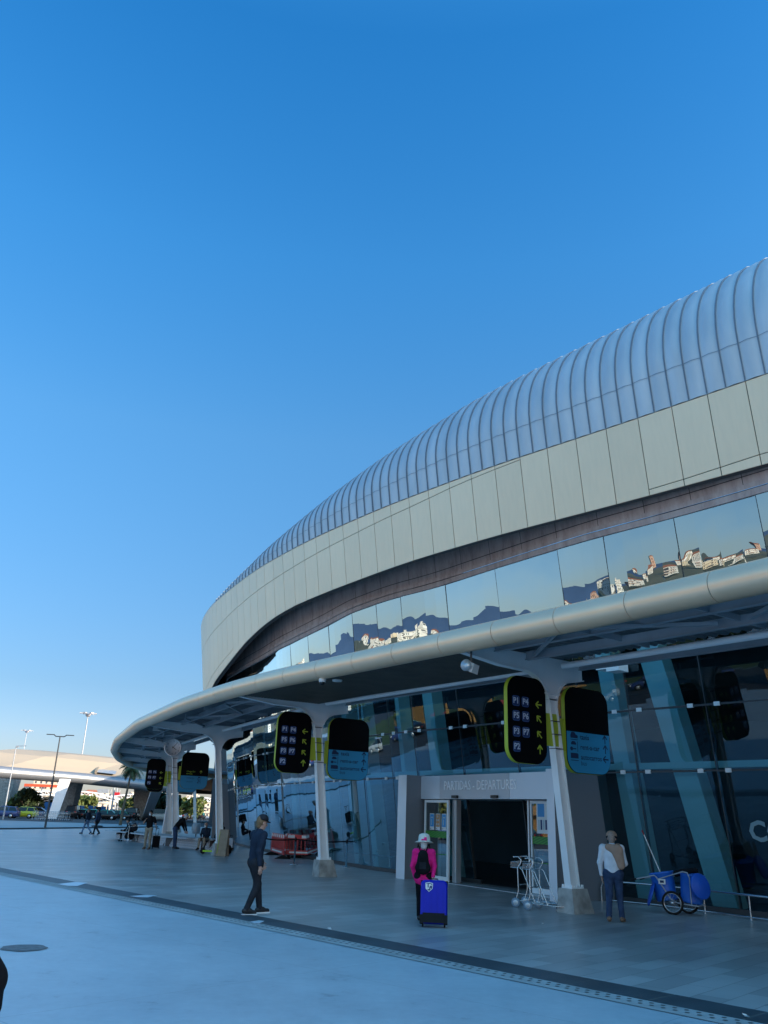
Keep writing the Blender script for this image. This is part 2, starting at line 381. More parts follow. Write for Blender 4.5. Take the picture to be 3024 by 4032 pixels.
# the walkway paving lies between the kerb strip and the terminal
struct(mb.build('walkway', 'walkway_tiles'))
mb = MB()
for k in range(-14, 30): mb.face([kp(k*1.1+.008, 0, .008), kp(k*1.1+1.092, 0, .008), kp(k*1.1+1.092, .62, .008), kp(k*1.1+.008, .62, .008)])
mb.face([kp(-15.5, 0, .006), kp(33, 0, .006), kp(33, .62, .006), kp(-15.5, .62, .006)], 1)
struct(mb.build('kerb_strip', ['slate', 'joint_grey']))
mb = MB(); mb.face([kp(-15.5, .625, .008), kp(33, .625, .008), kp(33, 1.0, .008), kp(-15.5, 1.0, .008)])
for k in range(-100, 170):
    for j in (.72, .84):
        c = Vector(kp(k*.14+(.07 if j > .8 else 0), j, .0125)); mb.face([(c.x+.028*math.cos(a), c.y+.028*math.sin(a), c.z) for a in np.linspace(0, 5.5, 8)], 1)
struct(mb.build('drain_strip', ['drain_stone', 'drain_hole']))
# worn light patches on the strip and a tarred round patch on the plaza
mb = MB()
for x_, y_, w_, h_ in ((285, 3483, 60, 8), (565, 3531, 55, 5), (1012, 3633, 30, 6)):
    mb.face([tuple(G(x_+dx*w_, y_+dy*h_))[:2]+(.014,) for dx, dy in ((-1, 0), (.2, -1), (1, -.6), (.3, 1), (-.4, .8))])
struct(mb.build('kerb_patch', 'portal_light'))
c = G(95, 3734); mb = MB(); mb.face([(c.x+.30*math.cos(a)*(1+.05*math.sin(7*a)), c.y+.30*math.sin(a)*(1+.06*math.cos(5*a)), .009) for a in np.linspace(0, 6.1, 36)])
tag(mb.build('manhole_cover', mat('tar', (.14, .15, .16), .8, 0, .35, 14)), 'round dark manhole patch in the pale concrete at the left', 'manhole')
# road, parking and sunlit ground beyond the plaza
rA = G(-700, 3268); rB = G(0, 3266); rC = G(620, 3258)
mb = MB(); mb.box((0, 0, .05), (1, 1, .1)) if False else None
mb.face([(rA.x-60, rA.y-30, .012), (rA.x, rA.y, .012), (rB.x, rB.y, .012), (rC.x, rC.y, .012), (rC.x+14, rC.y+80, .012), (-30, 240, .012), (-260, 200, .012)])
struct(mb.build('road', 'road_paving'))
mb = MB(); mb.beam((rA.x, rA.y, .05), (rB.x, rB.y, .05), .15, .12); mb.beam((rB.x, rB.y, .05), (rC.x, rC.y, .05), .15, .12)
struct(mb.build('road_kerb', 'slate'))
mb = MB(); mb.face([(-75, 96, .018), (-20, 108, .018), (-22, 260, .018), (-260, 230, .018), (-200, 60, .018)])
struct(mb.build('parking_ground', 'asphalt'))
mb = MB(); mb.face([(-45, -70, .014), (-37.5, 60, .014), (-50, 97, .014), (-66, 97, .014), (-60, 66, .014), (-66, -70, .014)]); struct(mb.build('street', 'asphalt'))
mb = MB(); mb.face([(-67, -70, .02), (-60.5, 66, .02), (-67, 97, .02), (-110, 92, .02), (-130, 20, .02), (-120, -70, .02)])
struct(mb.build('lawn', 'lawn'))

# ================================================================== TERMINAL
TB = thing('terminal_building', 'curved airport terminal with beige panel band, ribbed metal roof and leaning glass front', 'building', (8, 40, 0))
LEAN = math.tan(R_(8))
GL = Curve([(24, -1.5), (13, 15.5), (10.2, 19.2), (8.6, 21.3), (7.1, 23.0), (6.1, 24.4), (4.6, 26.6), (3.2, 28.7), (1.75, 30.6), (1.0, 31.8), (-.05, 33.6),
            (-1.15, 36.1), (-2.2, 38.4), (-3.2, 40.6), (-4.2, 42.7), (-5.1, 45), (-6, 47), (-8, 53), (-9.6, 60), (-10.3, 68), (-9, 78), (-5, 86)], 1, 1.6)
def sst(t): t = min(1., max(0., t)); return t*t*(3-2*t)
def gx(s, z): return 1.4*(sst((s-17)/11)-sst((s-36)/6))*(z > 7.29)
def zwt(s): return float(np.interp(s, [17, 18.7, 19.8, 21.4, 22.9, 24.5, 26.2, 27.9, 29.8, 32, 60], [9.5, 9.5, 9.46, 9.34, 9.10, 8.94, 8.82, 8.76, 8.70, 8.66, 8.6]))
def gp(s, z, o=0.):
    if z >= 9.499: z = z-9.5+zwt(s)
    q = GL.p(s)+GL.n(s)*(z*LEAN+o+gx(s, z)); q.z = z; return q
BPTS = [(26, -1.4), (9.12, 17.38), (7.61, 19.03), (6.24, 20.51), (4.86, 21.93), (3.51, 23.32), (2.21, 24.81), (1.04, 26.22), (-.1, 27.6), (-1.16, 29.06), (-2.18, 30.43), (-3.6, 32.57),
        (-5.37, 35.52), (-6.42, 37.59), (-7.63, 40.13), (-9.07, 43.41), (-10.09, 46.33), (-10.79, 49.13), (-11.25, 52.5), (-11.2, 57), (-10.3, 64), (-8, 71), (-3.5, 78), (3, 84), (12, 90), (30, 97)]
BD = Curve(BPTS, 1, 2.0)
ZB = 12.2
def bp(s, z, o=0.): q = BD.p(s)+BD.n(s)*((z-ZB)*LEAN+o); q.z = z; return q
def zbot(s): return float(np.interp(s, [0, 12, 16.3, 20.2, 21.8, 23.7, 26, 28.8, 32.2, 36, 42, 50, 60, 120], [10.06, 10.03, 9.94, 9.86, 9.77, 9.56, 9.24, 8.72, 8.14, 7.2, 6.0, 5.6, 5.6, 5.6]))
def zjA(s): return float(np.interp(s, [7.2, 10, 12, 14.7, 19, 23.9, 27, 30.2, 35.8, 50], [12.13, 12.02, 11.87, 11.73, 11.51, 11.25, 11.09, 10.87, 10.55, 10.2]))
S_END = 100
# beige panel band: separate panels with open joints over a dark backing
mb = MB(); PW = .98; g = .011
nP = int((S_END+24)/PW)
for k in range(nP):
    s0 = -24+k*PW; s1 = s0+PW
    for (z0, z1) in (lambda zb0, zb1: [(a, b) for a, b in zip(zb0, zb1)])([0], [0]):
        lv0 = [zbot(s0)]; lv1 = [zbot(s1)]
        if s0 < 3.2: lv0.append(10.2 + .045*max(0, 3-s0) if s0 > 0 else 10.33); lv1.append(10.2+.045*max(0, 3-s1) if s1 > 0 else 10.33)
        if s0 > 25 and zbot(s0) < 9.0: lv0.append(max(zbot(s0)+.3, 9.37-.15*(s0-27.2))); lv1.append(max(zbot(s1)+.3, 9.37-.15*(s1-27.2)))
        if s0 > 7.2: lv0.append(zjA(s0)); lv1.append(zjA(s1))
        lv0.append(ZB); lv1.append(ZB)
        for j in range(len(lv0)-1):
            zz = []
            for sA, a, b in ((s0+g, lv0[j]+(g if j else 0), lv0[j+1]-g), (s1-g, lv1[j]+(g if j else 0), lv1[j+1]-g)): zz.append((sA, a, b))
            (sa, a0, a1), (sb, b0, b1) = zz
            f = [bp(sa, a0), bp(sb, b0), bp(sb, b1), bp(sa, a1)]; mb.face(f)
            i_ = [bp(sa, a0, -.03), bp(sb, b0, -.03), bp(sb, b1, -.03), bp(sa, a1, -.03)]
            for q in range(4): mb.face([f[q], i_[q], i_[(q+1) % 4], f[(q+1) % 4]])
    b0, b1 = zbot(s0), zbot(s1)
    mb.face([bp(s0, b0+.012, -.028), bp(s1, b1+.012, -.028), bp(s1, ZB-.012, -.028), bp(s0, ZB-.012, -.028)], 1)
for k in range(int((S_END+24)/PW)):
    s0 = -24+k*PW; s1 = s0+PW; mb.face([bp(s1, zbot(s1)+.02, -.12), bp(s0, zbot(s0)+.02, -.12), bp(s0, ZB-.02, -.12), bp(s1, ZB-.02, -.12)], 2)
mb.build('panel_band', ['panel_beige', 'panel_gap', mat('band_back', (.5, .48, .44), .7)], TB, True)
# soffit behind the band, from its lower edge back to the copper face
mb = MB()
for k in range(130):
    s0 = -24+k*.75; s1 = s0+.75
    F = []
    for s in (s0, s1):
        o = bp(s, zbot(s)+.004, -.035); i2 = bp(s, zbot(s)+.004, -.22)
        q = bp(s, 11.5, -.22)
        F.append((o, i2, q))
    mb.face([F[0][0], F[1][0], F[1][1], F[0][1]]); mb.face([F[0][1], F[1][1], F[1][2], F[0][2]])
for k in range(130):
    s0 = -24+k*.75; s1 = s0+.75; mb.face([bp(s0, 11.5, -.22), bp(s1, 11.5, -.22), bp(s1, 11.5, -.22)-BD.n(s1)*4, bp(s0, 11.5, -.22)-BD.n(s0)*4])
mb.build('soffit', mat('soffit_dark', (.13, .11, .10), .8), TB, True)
# copper fascia with two trims
mb = MB(); S0, S1 = -16, 62
def strip(mb, z0, z1, o0, o1, m=0, ds=.5, a=S0, b=S1):
    s = a
    while s < b: mb.face([gp(s, z0, o0), gp(s+ds, z0, o0), gp(s+ds, z1, o1), gp(s, z1, o1)], m, True); s += ds
strip(mb, 9.5, 9.66, .06, .06); strip(mb, 9.66, 9.661, .06, .02); strip(mb, 9.5, 9.501, -.02, .06)
strip(mb, 9.69, 9.82, .045, .045); strip(mb, 9.82, 9.822, .045, 0); strip(mb, 9.66, 9.69, .0, .0, 1)
strip(mb, 9.82, 11.6, .0, .0); strip(mb, 10.02, 10.04, .012, .012, 1)
for k in range(0, 60):
    s = -14+k*1.45+.3; a, b = gp(s, 9.83, .004), gp(s, 11.5, .004); t = GL.t(s)*.008
    mb.face([a-t, a+t, b+t, b-t], 1)
mb.build('copper_fascia', ['copper', 'panel_gap'], TB, True)
# ribbed vault roof: sheets bulge slightly between standing seams
RK_S = [-24, 0, 5, 10, 15, 20, 25, 30, 34, 45]; RK_R = [3.5, 3.09, 2.79, 2.45, 1.86, 1.1, .45, .1, .03, .03]
def rprof(R, n=14):
    a0 = R_(8); st = min(1., R*.34); P = [(0, 0), (st*math.sin(a0), st*math.cos(a0))]
    cx = P[1][0]-R*math.cos(a0); cz = P[1][1]+R*math.sin(a0)
    for k in range(1, n+1):
        th = -a0+(math.pi/2+a0)*k/n; P.append((cx+R*math.cos(th), cz+R*math.sin(th)))
    P.append((cx-1.2, cz+R+.02)); P.append((cx-9, cz+R-.3)); return P
mb = MB(); RW = PW/2; sub = 4
s = -24.0; cols = []
while s < 46:
    for j in range(sub):
        u_ = j/sub; cols.append((s+RW*u_, .045*math.sin(math.pi*u_)))
    s += RW
V = []; nn_ = None
for (s, bulge) in cols:
    R = float(np.interp(s, RK_S, RK_R)); pr = rprof(R); B0 = BD.p(s); N = BD.n(s)
    b = bulge*min(1, R/1.5)
    for i, (o, z) in enumerate(pr):
        # push outwards along the profile normal
        a, c = pr[max(i-1, 0)], pr[min(i+1, len(pr)-1)]; tx, tz = c[0]-a[0], c[1]-a[1]; l = math.hypot(tx, tz) or 1
        q = B0+N*(o+b*tz/l-.01); q.z = ZB+.01+z-b*tx/l; V.append(q)
    nn_ = len(pr)
F = [(i*nn_+k, (i+1)*nn_+k, (i+1)*nn_+k+1, i*nn_+k+1) for i in range(len(cols)-1) for k in range(nn_-1)]
mb.mesh(V, F, 0, True)
for c in range(0, len(cols), sub):          # standing seams
    s = cols[c][0]; R = float(np.interp(s, RK_S, RK_R)); pr = rprof(R)[:-2]; B0 = BD.p(s); N = BD.n(s); T_ = BD.t(s)
    if R < .08: continue
    ring = []
    for i, (o, z) in enumerate(pr):
        a, cc = pr[max(i-1, 0)], pr[min(i+1, len(pr)-1)]; tx, tz = cc[0]-a[0], cc[1]-a[1]; l = math.hypot(tx, tz) or 1
        q = B0+N*(o+.0*tz/l); q.z = ZB+.012+z; e = B0+N*(o+.04*tz/l); e.z = ZB+.012+z-.04*tx/l
        ring.append((q-T_*.013, e-T_*.010, e+T_*.010, q+T_*.013))
    for i in range(len(ring)-1):
        for k in range(3): mb.face([ring[i][k], ring[i+1][k], ring[i+1][k+1], ring[i][k+1]], 1)
for c in range(0, len(cols)-sub, sub):      # the lap joint low on the vault
    s0, s1 = cols[c][0]+.02, cols[c+sub][0]-.02; R = float(np.interp(s0, RK_S, RK_R)); st = min(1., R*.34)
    if R < .5: continue
    h0 = ZB+.01+st*.985
    a = [BD.p(x)+BD.n(x)*(st*math.sin(R_(8))+.012+d) for x, d in ((s0, 0), ((s0+s1)/2, .046), (s1, 0))]
    for i in range(2):
        p0, p1 = a[i].copy(), a[i+1].copy(); p0.z = p1.z = h0; q0, q1 = p0.copy(), p1.copy(); q0.z = q1.z = h0+.013
        mb.face([p0, p1, q1, q0], 1)
mb.build('roof', ['roof_zinc', mat('seam_zinc', (.18, .23, .29), .5, .3)], TB, True)
# rear hall (far side of the building, casts the long shade over the plaza)
mb = MB(); out = [GL.p(s)-GL.n(s)*9 for s in np.arange(-16, 52, 4)]
fp = [(q.x, q.y) for q in out]+[(-9, 78), (-16, 100), (-23, 124), (-30, 164), (90, 164), (90, -80), (40, -80), (30, -16)]
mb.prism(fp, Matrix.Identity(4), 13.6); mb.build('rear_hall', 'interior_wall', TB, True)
# floor, ceiling and pillars inside the glass
mb = MB()
for k in range(34):
    s0 = -16+k*2; s1 = s0+2
    a, b = gp(s0, .02, -.05), gp(s1, .02, -.05); c, d = a-GL.n(s0)*8.9, b-GL.n(s1)*8.9; c.z = d.z = .02
    mb.face([a, b, d, c]); 
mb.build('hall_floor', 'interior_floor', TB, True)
mb = MB()
for k in range(34):
    s0 = -16+k*2; s1 = s0+2
    a, b = gp(s0, 9.72, -.05), gp(s1, 9.72, -.05); c, d = a-GL.n(s0)*10.5, b-GL.n(s1)*10.5; c.z = d.z = 9.72
    mb.face([a, b, d, c])
    a, b = gp(s0, 5.5, -2.2), gp(s1, 5.5, -2.2); c, d = a-GL.n(s0)*7.5, b-GL.n(s1)*7.5; c.z = d.z = 5.5
    mb.face([a, b, d, c])
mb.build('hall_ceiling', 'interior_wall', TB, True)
MUL = [-14.6, -12.2, -9.8, -7.4, -4.9, -2.3, .2, 2.6, 4.9, 7.2, 9.4, 11.0, 13.7, 16.3, 18.7, 20.2, 22.3, 24.9, 27.4, 29.8, 32.2, 34.7, 37, 39.4, 41.8, 44.2, 46.6, 49, 51.4, 53.8, 56.2, 58.6]
ROWS = [(.06, 3.2), (3.2, 4.75), (4.75, 7.28), (7.3, 9.5)]
MUL_UP = [m_ for m_ in MUL if m_ < 18]+[18.7, 20.0, 21.4, 22.9, 24.5, 26.2, 27.9, 29.8, 31.6, 33.4, 35.2, 37.2, 39.6, 42, 44.4, 46.8, 49.2, 51.6, 54, 56.4, 58.6]
PORT = (10.5, 16.6)       # arc range of the entrance portal
jr = random.Random(3)
for (a, b, r) in [(MUL[i], MUL[i+1], r_) for i in range(len(MUL)-1) for r_ in range(3)]+[(MUL_UP[i], MUL_UP[i+1], 3) for i in range(len(MUL_UP)-1)]:
    if 1:
        z0, z1 = ROWS[r]
        if r == 0 and a >= PORT[0] and b <= PORT[1]: continue
        if r == 0 and 41 < a < 50: pass
        mb = MB(); nx = 4; e = .012; j = [jr.uniform(-.014, .014) if r == 3 else jr.uniform(-.009, .009) for _ in range(4)]
        sg = a+e; 
        for k in range(nx):
            u0, u1 = k/nx, (k+1)/nx
            def q(u_, z, top): return gp(a+e+(b-a-2*e)*u_, z, (j[0]*(1-u_)+j[1]*u_) if not top else (j[2]*(1-u_)+j[3]*u_))
            mb.face([q(u0, z0+.012, 0), q(u1, z0+.012, 0), q(u1, z1-(.012 if r < 3 else 0), 1), q(u0, z1-(.012 if r < 3 else 0), 1)], 0, True)
        mb.build('window' if r == 3 else 'glass_pane', 'glass_upper' if r == 3 else 'glass_lower', TB, True)
for s, zr_ in [(m_, (0., 7.28)) for m_ in MUL]+[(m_, (7.3, 9.5)) for m_ in MUL_UP]:
    mb = MB(); N = GL.n(s)
    for z0, z1 in (zr_,):
        mb.beam(gp(s, z0, -.045), gp(s, z1, -.045), .028, .085, N)
    mb.build('mullion', 'dark_steel', TB, True)
for z, sa_, sb_ in ((3.2, -15, 11.5), (3.2, 15.5, 59), (4.75, -15, 59), (7.3, -15, 59)):
    mb = MB(); s = sa_
    while s < sb_: mb.beam(gp(s, z, -.02), gp(s+.505, z, -.02), .05, .05); s += .5
    for k, m_ in enumerate(MUL):
        if not (sa_ < m_-.5 and m_+.5 < sb_): continue
        for d_ in (-.32, .42):
            t = GL.t(m_+d_); c = gp(m_+d_, z, .02); mb.beam(c-t*.07, c+t*.07, .05, .1, (0, 0, 1), 1)
    mb.build('transom', ['dark_steel', 'white_plastic'], TB, True)
mb = MB(); s = S0+1          # pale floor slab edge seen behind the glass at the first transom
while s < 59: mb.beam(gp(s, 3.36, -.35), gp(s+1, 3.36, -.35), .2, .16); s += 1
mb.build('slab_edge', 'pillar_paint', TB, True)
for s, w_, ds_ in ((-3.5, .6, .8), (-.6, .6, .8), (2.2, .6, .8), (4.3, .25, .6), (7.75, .62, 1.15), (9.95, .5, .3), (17.9, .5, .4), (19.9, .25, .2), (22.6, .5, .4), (24.4, .5, .3), (27.2, .6, 0), (31.5, .6, 0), (36, .6, 0), (41, .6, 0), (46, .6, 0), (51, .6, 0)):
    mb = MB(); mb.beam(gp(s, .02, -.62), gp(s+ds_, 7.0, -.62), w_, .5, GL.n(s)); mb.build('inner_pillar', 'pillar_paint', TB, True)
for sa_, sb_ in ((-15, 11), (16, 59.5)):       # dark plinth under the glass
    mb = MB(); s = sa_
    while s < sb_: mb.beam(gp(s, .06, -.03), gp(s+.5, .06, -.03), .1, .14); s += .5
    mb.build('plinth', 'dark_steel', TB, True)
# ---- entrance portal
def portal(J1, dj, nj, uL, uR, vF, zH, parent, full=True):
    J1 = Vector((*J1, 0)); dj = Vector((*dj, 0)); nj = Vector((*nj, 0)); up = Vector((0, 0, 1))
    def P(u, v, z): return J1+dj*u+nj*v+up*z
    def slab(mb, u0, u1, v0, v1, z0, z1, m=0, vt=None):
        v0t = vt if vt is not None else v0
        V = [P(u0, v0, z0), P(u1, v0, z0), P(u1, v1, z0), P(u0, v1, z0), P(u0, v0t, z1), P(u1, v0t, z1), P(u1, v1, z1), P(u0, v1, z1)]
        mb.mesh(V, [(0, 3, 2, 1), (4, 5, 6, 7), (0, 1, 5, 4), (1, 2, 6, 5), (2, 3, 7, 6), (3, 0, 4, 7)], m)
    E_ = bpy.data.objects.new('entrance_portal', None); COL.objects.link(E_); E_.parent = parent
    E_.location = J1-parent.location; base = J1
    E_['_base'] = [base.x, base.y, base.z]
    for (a, b) in ((uL, uL+.52), (uR-.3, uR)):
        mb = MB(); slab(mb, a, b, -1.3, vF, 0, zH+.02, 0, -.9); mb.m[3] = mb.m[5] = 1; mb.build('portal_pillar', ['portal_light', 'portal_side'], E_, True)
    mb = MB()
    u = uL+.52; cuts = [u, -.35, 3.2, uR-.3] if full else [u, uR-.3]
    for k in range(len(cuts)-1): slab(mb, cuts[k]+.006, cuts[k+1]-.006, -1.2, vF-.58+(.004 if k == 1 else 0), 2.48, zH, 1 if k != 1 else 0)
    slab(mb, u-.01, uR-.29, -1.2, vF-.6, 2.49, zH-.01, 2)
    mb.build('header', ['portal_grey', 'portal_light', 'panel_gap'], E_, True)
    return E_, P, slab
dj = (.50612, -.86246); nj = (-.86246, -.50612)
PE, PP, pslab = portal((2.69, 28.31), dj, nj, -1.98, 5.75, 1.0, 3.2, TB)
mb = MB(); V, F = text_geo('PARTIDAS - DEPARTURES', .36, .006, -.002)
V = [(x*.90, y*1.12, z) for x, y, z in V]
mb.mesh(V, F, 0, False, frame(PP(1.72, .432, 2.87), Vector((*dj, 0)), Vector((0, 0, 1)), Vector((*nj, 0))))
mb.build('lettering', mat('letter_steel', (.97, .98, 1.), .3, .4), PE, True)
for u_ in (.55, 2.55):
    mb = MB(); pslab(mb, u_-.14, u_+.14, .42, .50, 2.50, 2.585); mb.build('door_sensor', 'black_paint', PE, True)
mb = MB(); pslab(mb, -1.46, 5.45, -.25, .42, .004, .016); mb.build('threshold', 'alu', PE, True)
def leaf(u0, u1, v, posters, mid):
    D = bpy.data.objects.new('sliding_door', None); COL.objects.link(D); D.parent = TB; b = PP(u0, v, 0); D.location = b-TB.location; D['_base'] = list(b)
    mb = MB(); w_ = .085
    pslab(mb, u0, u0+w_*.6, v-.03, v+.03, .03, 2.45); pslab(mb, u1-w_, u1, v-.03, v+.03, .03, 2.45)
    pslab(mb, u0+w_*.6, u1-w_, v-.028, v+.028, .03, .17); pslab(mb, u0+w_*.6, u1-w_, v-.028, v+.028, 2.37, 2.45)
    mb.build('door_frame', 'white_steel', D, True)
    mb = MB(); mb.face([PP(u0+.05, v, .17), PP(u1-w_, v, .17), PP(u1-w_, v, 2.37), PP(u0+.05, v, 2.37)]); mb.build('door_pane', 'door_glass', D, True)
    mb = MB(); pslab(mb, mid-.03, mid+.03, v-.12, v-.06, .03, 2.45); pslab(mb, mid+.07, mid+.09, v-.12, v-.08, .03, 2.45); mb.build('door_stile', 'alu', D, True)
    mb = MB(); mb.face([PP(u0+.05, v+.004, 1.30), PP(u1-w_, v+.004, 1.30), PP(u1-w_, v+.004, 1.50), PP(u0+.05, v+.004, 1.50)])
    mb.face([PP(u0+.05, v+.004, .80), PP(u1-w_, v+.004, .80), PP(u1-w_, v+.004, .825), PP(u0+.05, v+.004, .825)])
    mb.build('safety_stripe', 'stripe_green', D, True)
    for (pu, pv, w2, h2, col, kind) in posters:
        mb = MB(); a = PP(pu, v+.012, pv)
        def rect(x0, x1, z0, z1, e, m): mb.face([PP(pu+x0, v+.012+e, pv+z0), PP(pu+x1, v+.012+e, pv+z0), PP(pu+x1, v+.012+e, pv+z1), PP(pu+x0, v+.012+e, pv+z1)], m)
        rect(0, w2, 0, h2, 0, 0)
        if kind == 'p':
            rect(.02, w2-.02, .1, h2-.02, .003, 1); rect(.03, .09, .03, .05, .003, 2)
            rect(w2*.35, w2*.5, h2*.3, h2*.65, .006, 3); rect(w2*.3, w2*.7, h2*.72, h2*.8, .006, 3)
        elif kind == 'o':
            rect(.02, w2-.02, .1, h2-.02, .003, 1); rect(.03, .09, .03, .05, .003, 2)
            for x_, z_ in ((.3, .35), (.65, .35), (.3, .6), (.65, .6), (.47, .82)): rect(w2*x_-.025, w2*x_+.025, h2*z_-.03, h2*z_+.03, .006, 3)
        else:
            for x_ in (.05, .45): rect(x_, x_+.28, h2-.42, h2-.06, .003, 1)
            for k in range(4): rect(.06+k*.1, .13+k*.1, .1, h2*.42, .003, 2 if k % 2 else 3)
            rect(.52, .78, h2*.3, h2*.44, .004, 4); rect(.52, .78, h2*.15, h2*.3, .004, 5)
        mb.build('poster', ['white_plastic', mat('poster_'+col, {'blue': (.05, .3, .62), 'orange': (.5, .24, .09)}[col], .5), 'sign_box',
                            mat('poster_pale', (.45, .55, .6), .5), mat('flag_blue', (.01, .1, .5), .5), mat('flag_yellow', (.75, .65, .15), .5)], D, True)
# striped green film
m, n, L, p = node_mat('stripe_green', .5)
tc = n.new('ShaderNodeTexCoord'); wv = n.new('ShaderNodeTexWave'); wv.inputs['Scale'].default_value = 9; wv.bands_direction = 'DIAGONAL'
L.new(tc.outputs['Object'], wv.inputs[0]); rp = ramp(n, [(.3, (.03, .16, .03)), (.6, (.07, .30, .04))]); L.new(wv.outputs[0], rp.inputs[0]); L.new(rp.outputs[0], p.inputs['Base Color'])
leaf(-1.30, .07, .34, [(-1.0, 1.53, .26, .5, 'blue', 'p'), (-.66, 1.53, .26, .5, 'orange', 'o'), (-.32, 1.53, .26, .5, 'blue', 'p')], -.62)
leaf(3.70, 5.35, .05, [(3.95, 1.58, .85, .86, 'blue', 'b')], 4.5)
for u_, u1_, v0_, v1_ in ((.12, .165, .05, .24), (.2, .245, .05, .24), (.28, .325, .05, .24), (3.60, 3.66, -.1, .1)):
    mb = MB(); pslab(mb, u_, u1_, v0_, v1_, .03, 2.46); mb.build('door_jamb', 'alu', PE, True)
mb = MB()      # dark lobby box behind the opening
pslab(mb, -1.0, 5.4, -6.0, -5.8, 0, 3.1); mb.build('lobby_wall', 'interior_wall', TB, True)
# far second portal near the end of the terminal
pP = G(889, 3312); t_ = GL.t(GL.near(pP)); n_ = GL.n(GL.near(pP))
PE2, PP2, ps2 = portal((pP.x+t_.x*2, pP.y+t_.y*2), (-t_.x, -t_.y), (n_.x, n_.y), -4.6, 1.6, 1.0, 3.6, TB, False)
# big letters on the inside of the glass at the right edge
V, F = text_geo('CONFORTO', .62, .002, .018); xs = max(v[0] for v in V)
g0 = gp(GL.near(G(2960, 3330, 1.9)), 1.55, .012)
def glass_point(x, y):
    d = _f+_r*(x-1512)/F_PX+_u*(2016-y)/F_PX; d = d/math.hypot(d[0], d[1]); tt = 8.
    while tt < 90:
        q = Vector((d[0]*tt, d[1]*tt, CAM_H+d[2]*tt)); s = GL.near(q)
        if (q-GL.p(s)).dot(GL.n(s)) < q.z*LEAN: return s, q.z
        tt += .02
sC, zC = glass_point(2984, 3277)
mb = MB(); wpt = min(v[0] for v in V)
for f in F:
    mb.face([gp(sC-(V[i][0]-wpt)+.23, zC+V[i][1], .015) for i in f])
mb.build('window_lettering', mat('vinyl', (.42, .6, .66), .6), TB, True)
# white service box under the canopy at the right
sX, zX = glass_point(2385, 2633); sY, _ = glass_point(2460, 2633)
mb = MB(); mb.beam(gp(sX, zX, .25), gp(sY, zX, .25), .4, .2); mb.beam(gp(sY-.1, zX, .25), gp(sY+.28, zX, .25), .42, .36); mb.build('service_duct', 'white_plastic', TB, True)

# ================================================================== CANOPY
CN = thing('entrance_canopy', 'long steel canopy on white columns with a thick bronze coloured edge tube along the terminal', 'canopy', (0, 30, 0))
TU = Curve([(18, -7), (12.5, 1.7), (8.8, 7.6), (5.95, 12.19), (4.68, 14.04), (3.71, 15.45), (2.75, 16.66), (1.75, 18.03), (.78, 19.3), (-.21, 20.7), (-1.46, 22.36), (-2.91, 24.28), (-4.71, 27.07),
            (-7.16, 31.5), (-11.14, 39.96), (-15.14, 50.4), (-17.85, 58.85), (-20.2, 68), (-21.9, 77.1), (-22.7, 86), (-21.5, 93), (-17.5, 98), (-11, 100), (-3, 100)], 3, 2.0)
ZT = 5.55
def tp(s, z, o=0.): q = TU.p(s)-TU.n(s)*o; q.z = z; return q
smax = TU.s[-1]
mb = MB(); s = -21.0; JN = 1.68
while s < smax-1.8:
    mb.tube([tp(s+.008+(JN-.016)*k/6, ZT) for k in range(7)], .268, 24, True, 0)
    mb.tube([tp(s-.03, ZT), tp(s+.03, ZT)], .255, 20, False, 1); s += JN
mb.build('edge_tube', ['gold_tube', 'joint_grey'], CN, True)
CB = [(10.9, 11.5), (4.58, 20.31), (-1.51, 28.98), (-6.81, 40.1), (-11.0, 49.8), (-13.4, 58.9), (-15.7, 68.3), (-17.2, 78.2), (-17.6, 88)]
CT = []
for i, c in enumerate(CB):
    a = Vector((*CB[max(i-1, 0)], 0)); b = Vector((*CB[min(i+1, len(CB)-1)], 0)); t = (b-a).normalized(); n2 = Vector((-t.y, t.x, 0)); CT.append((Vector((*c, 0)), t, n2))
colobjs = []
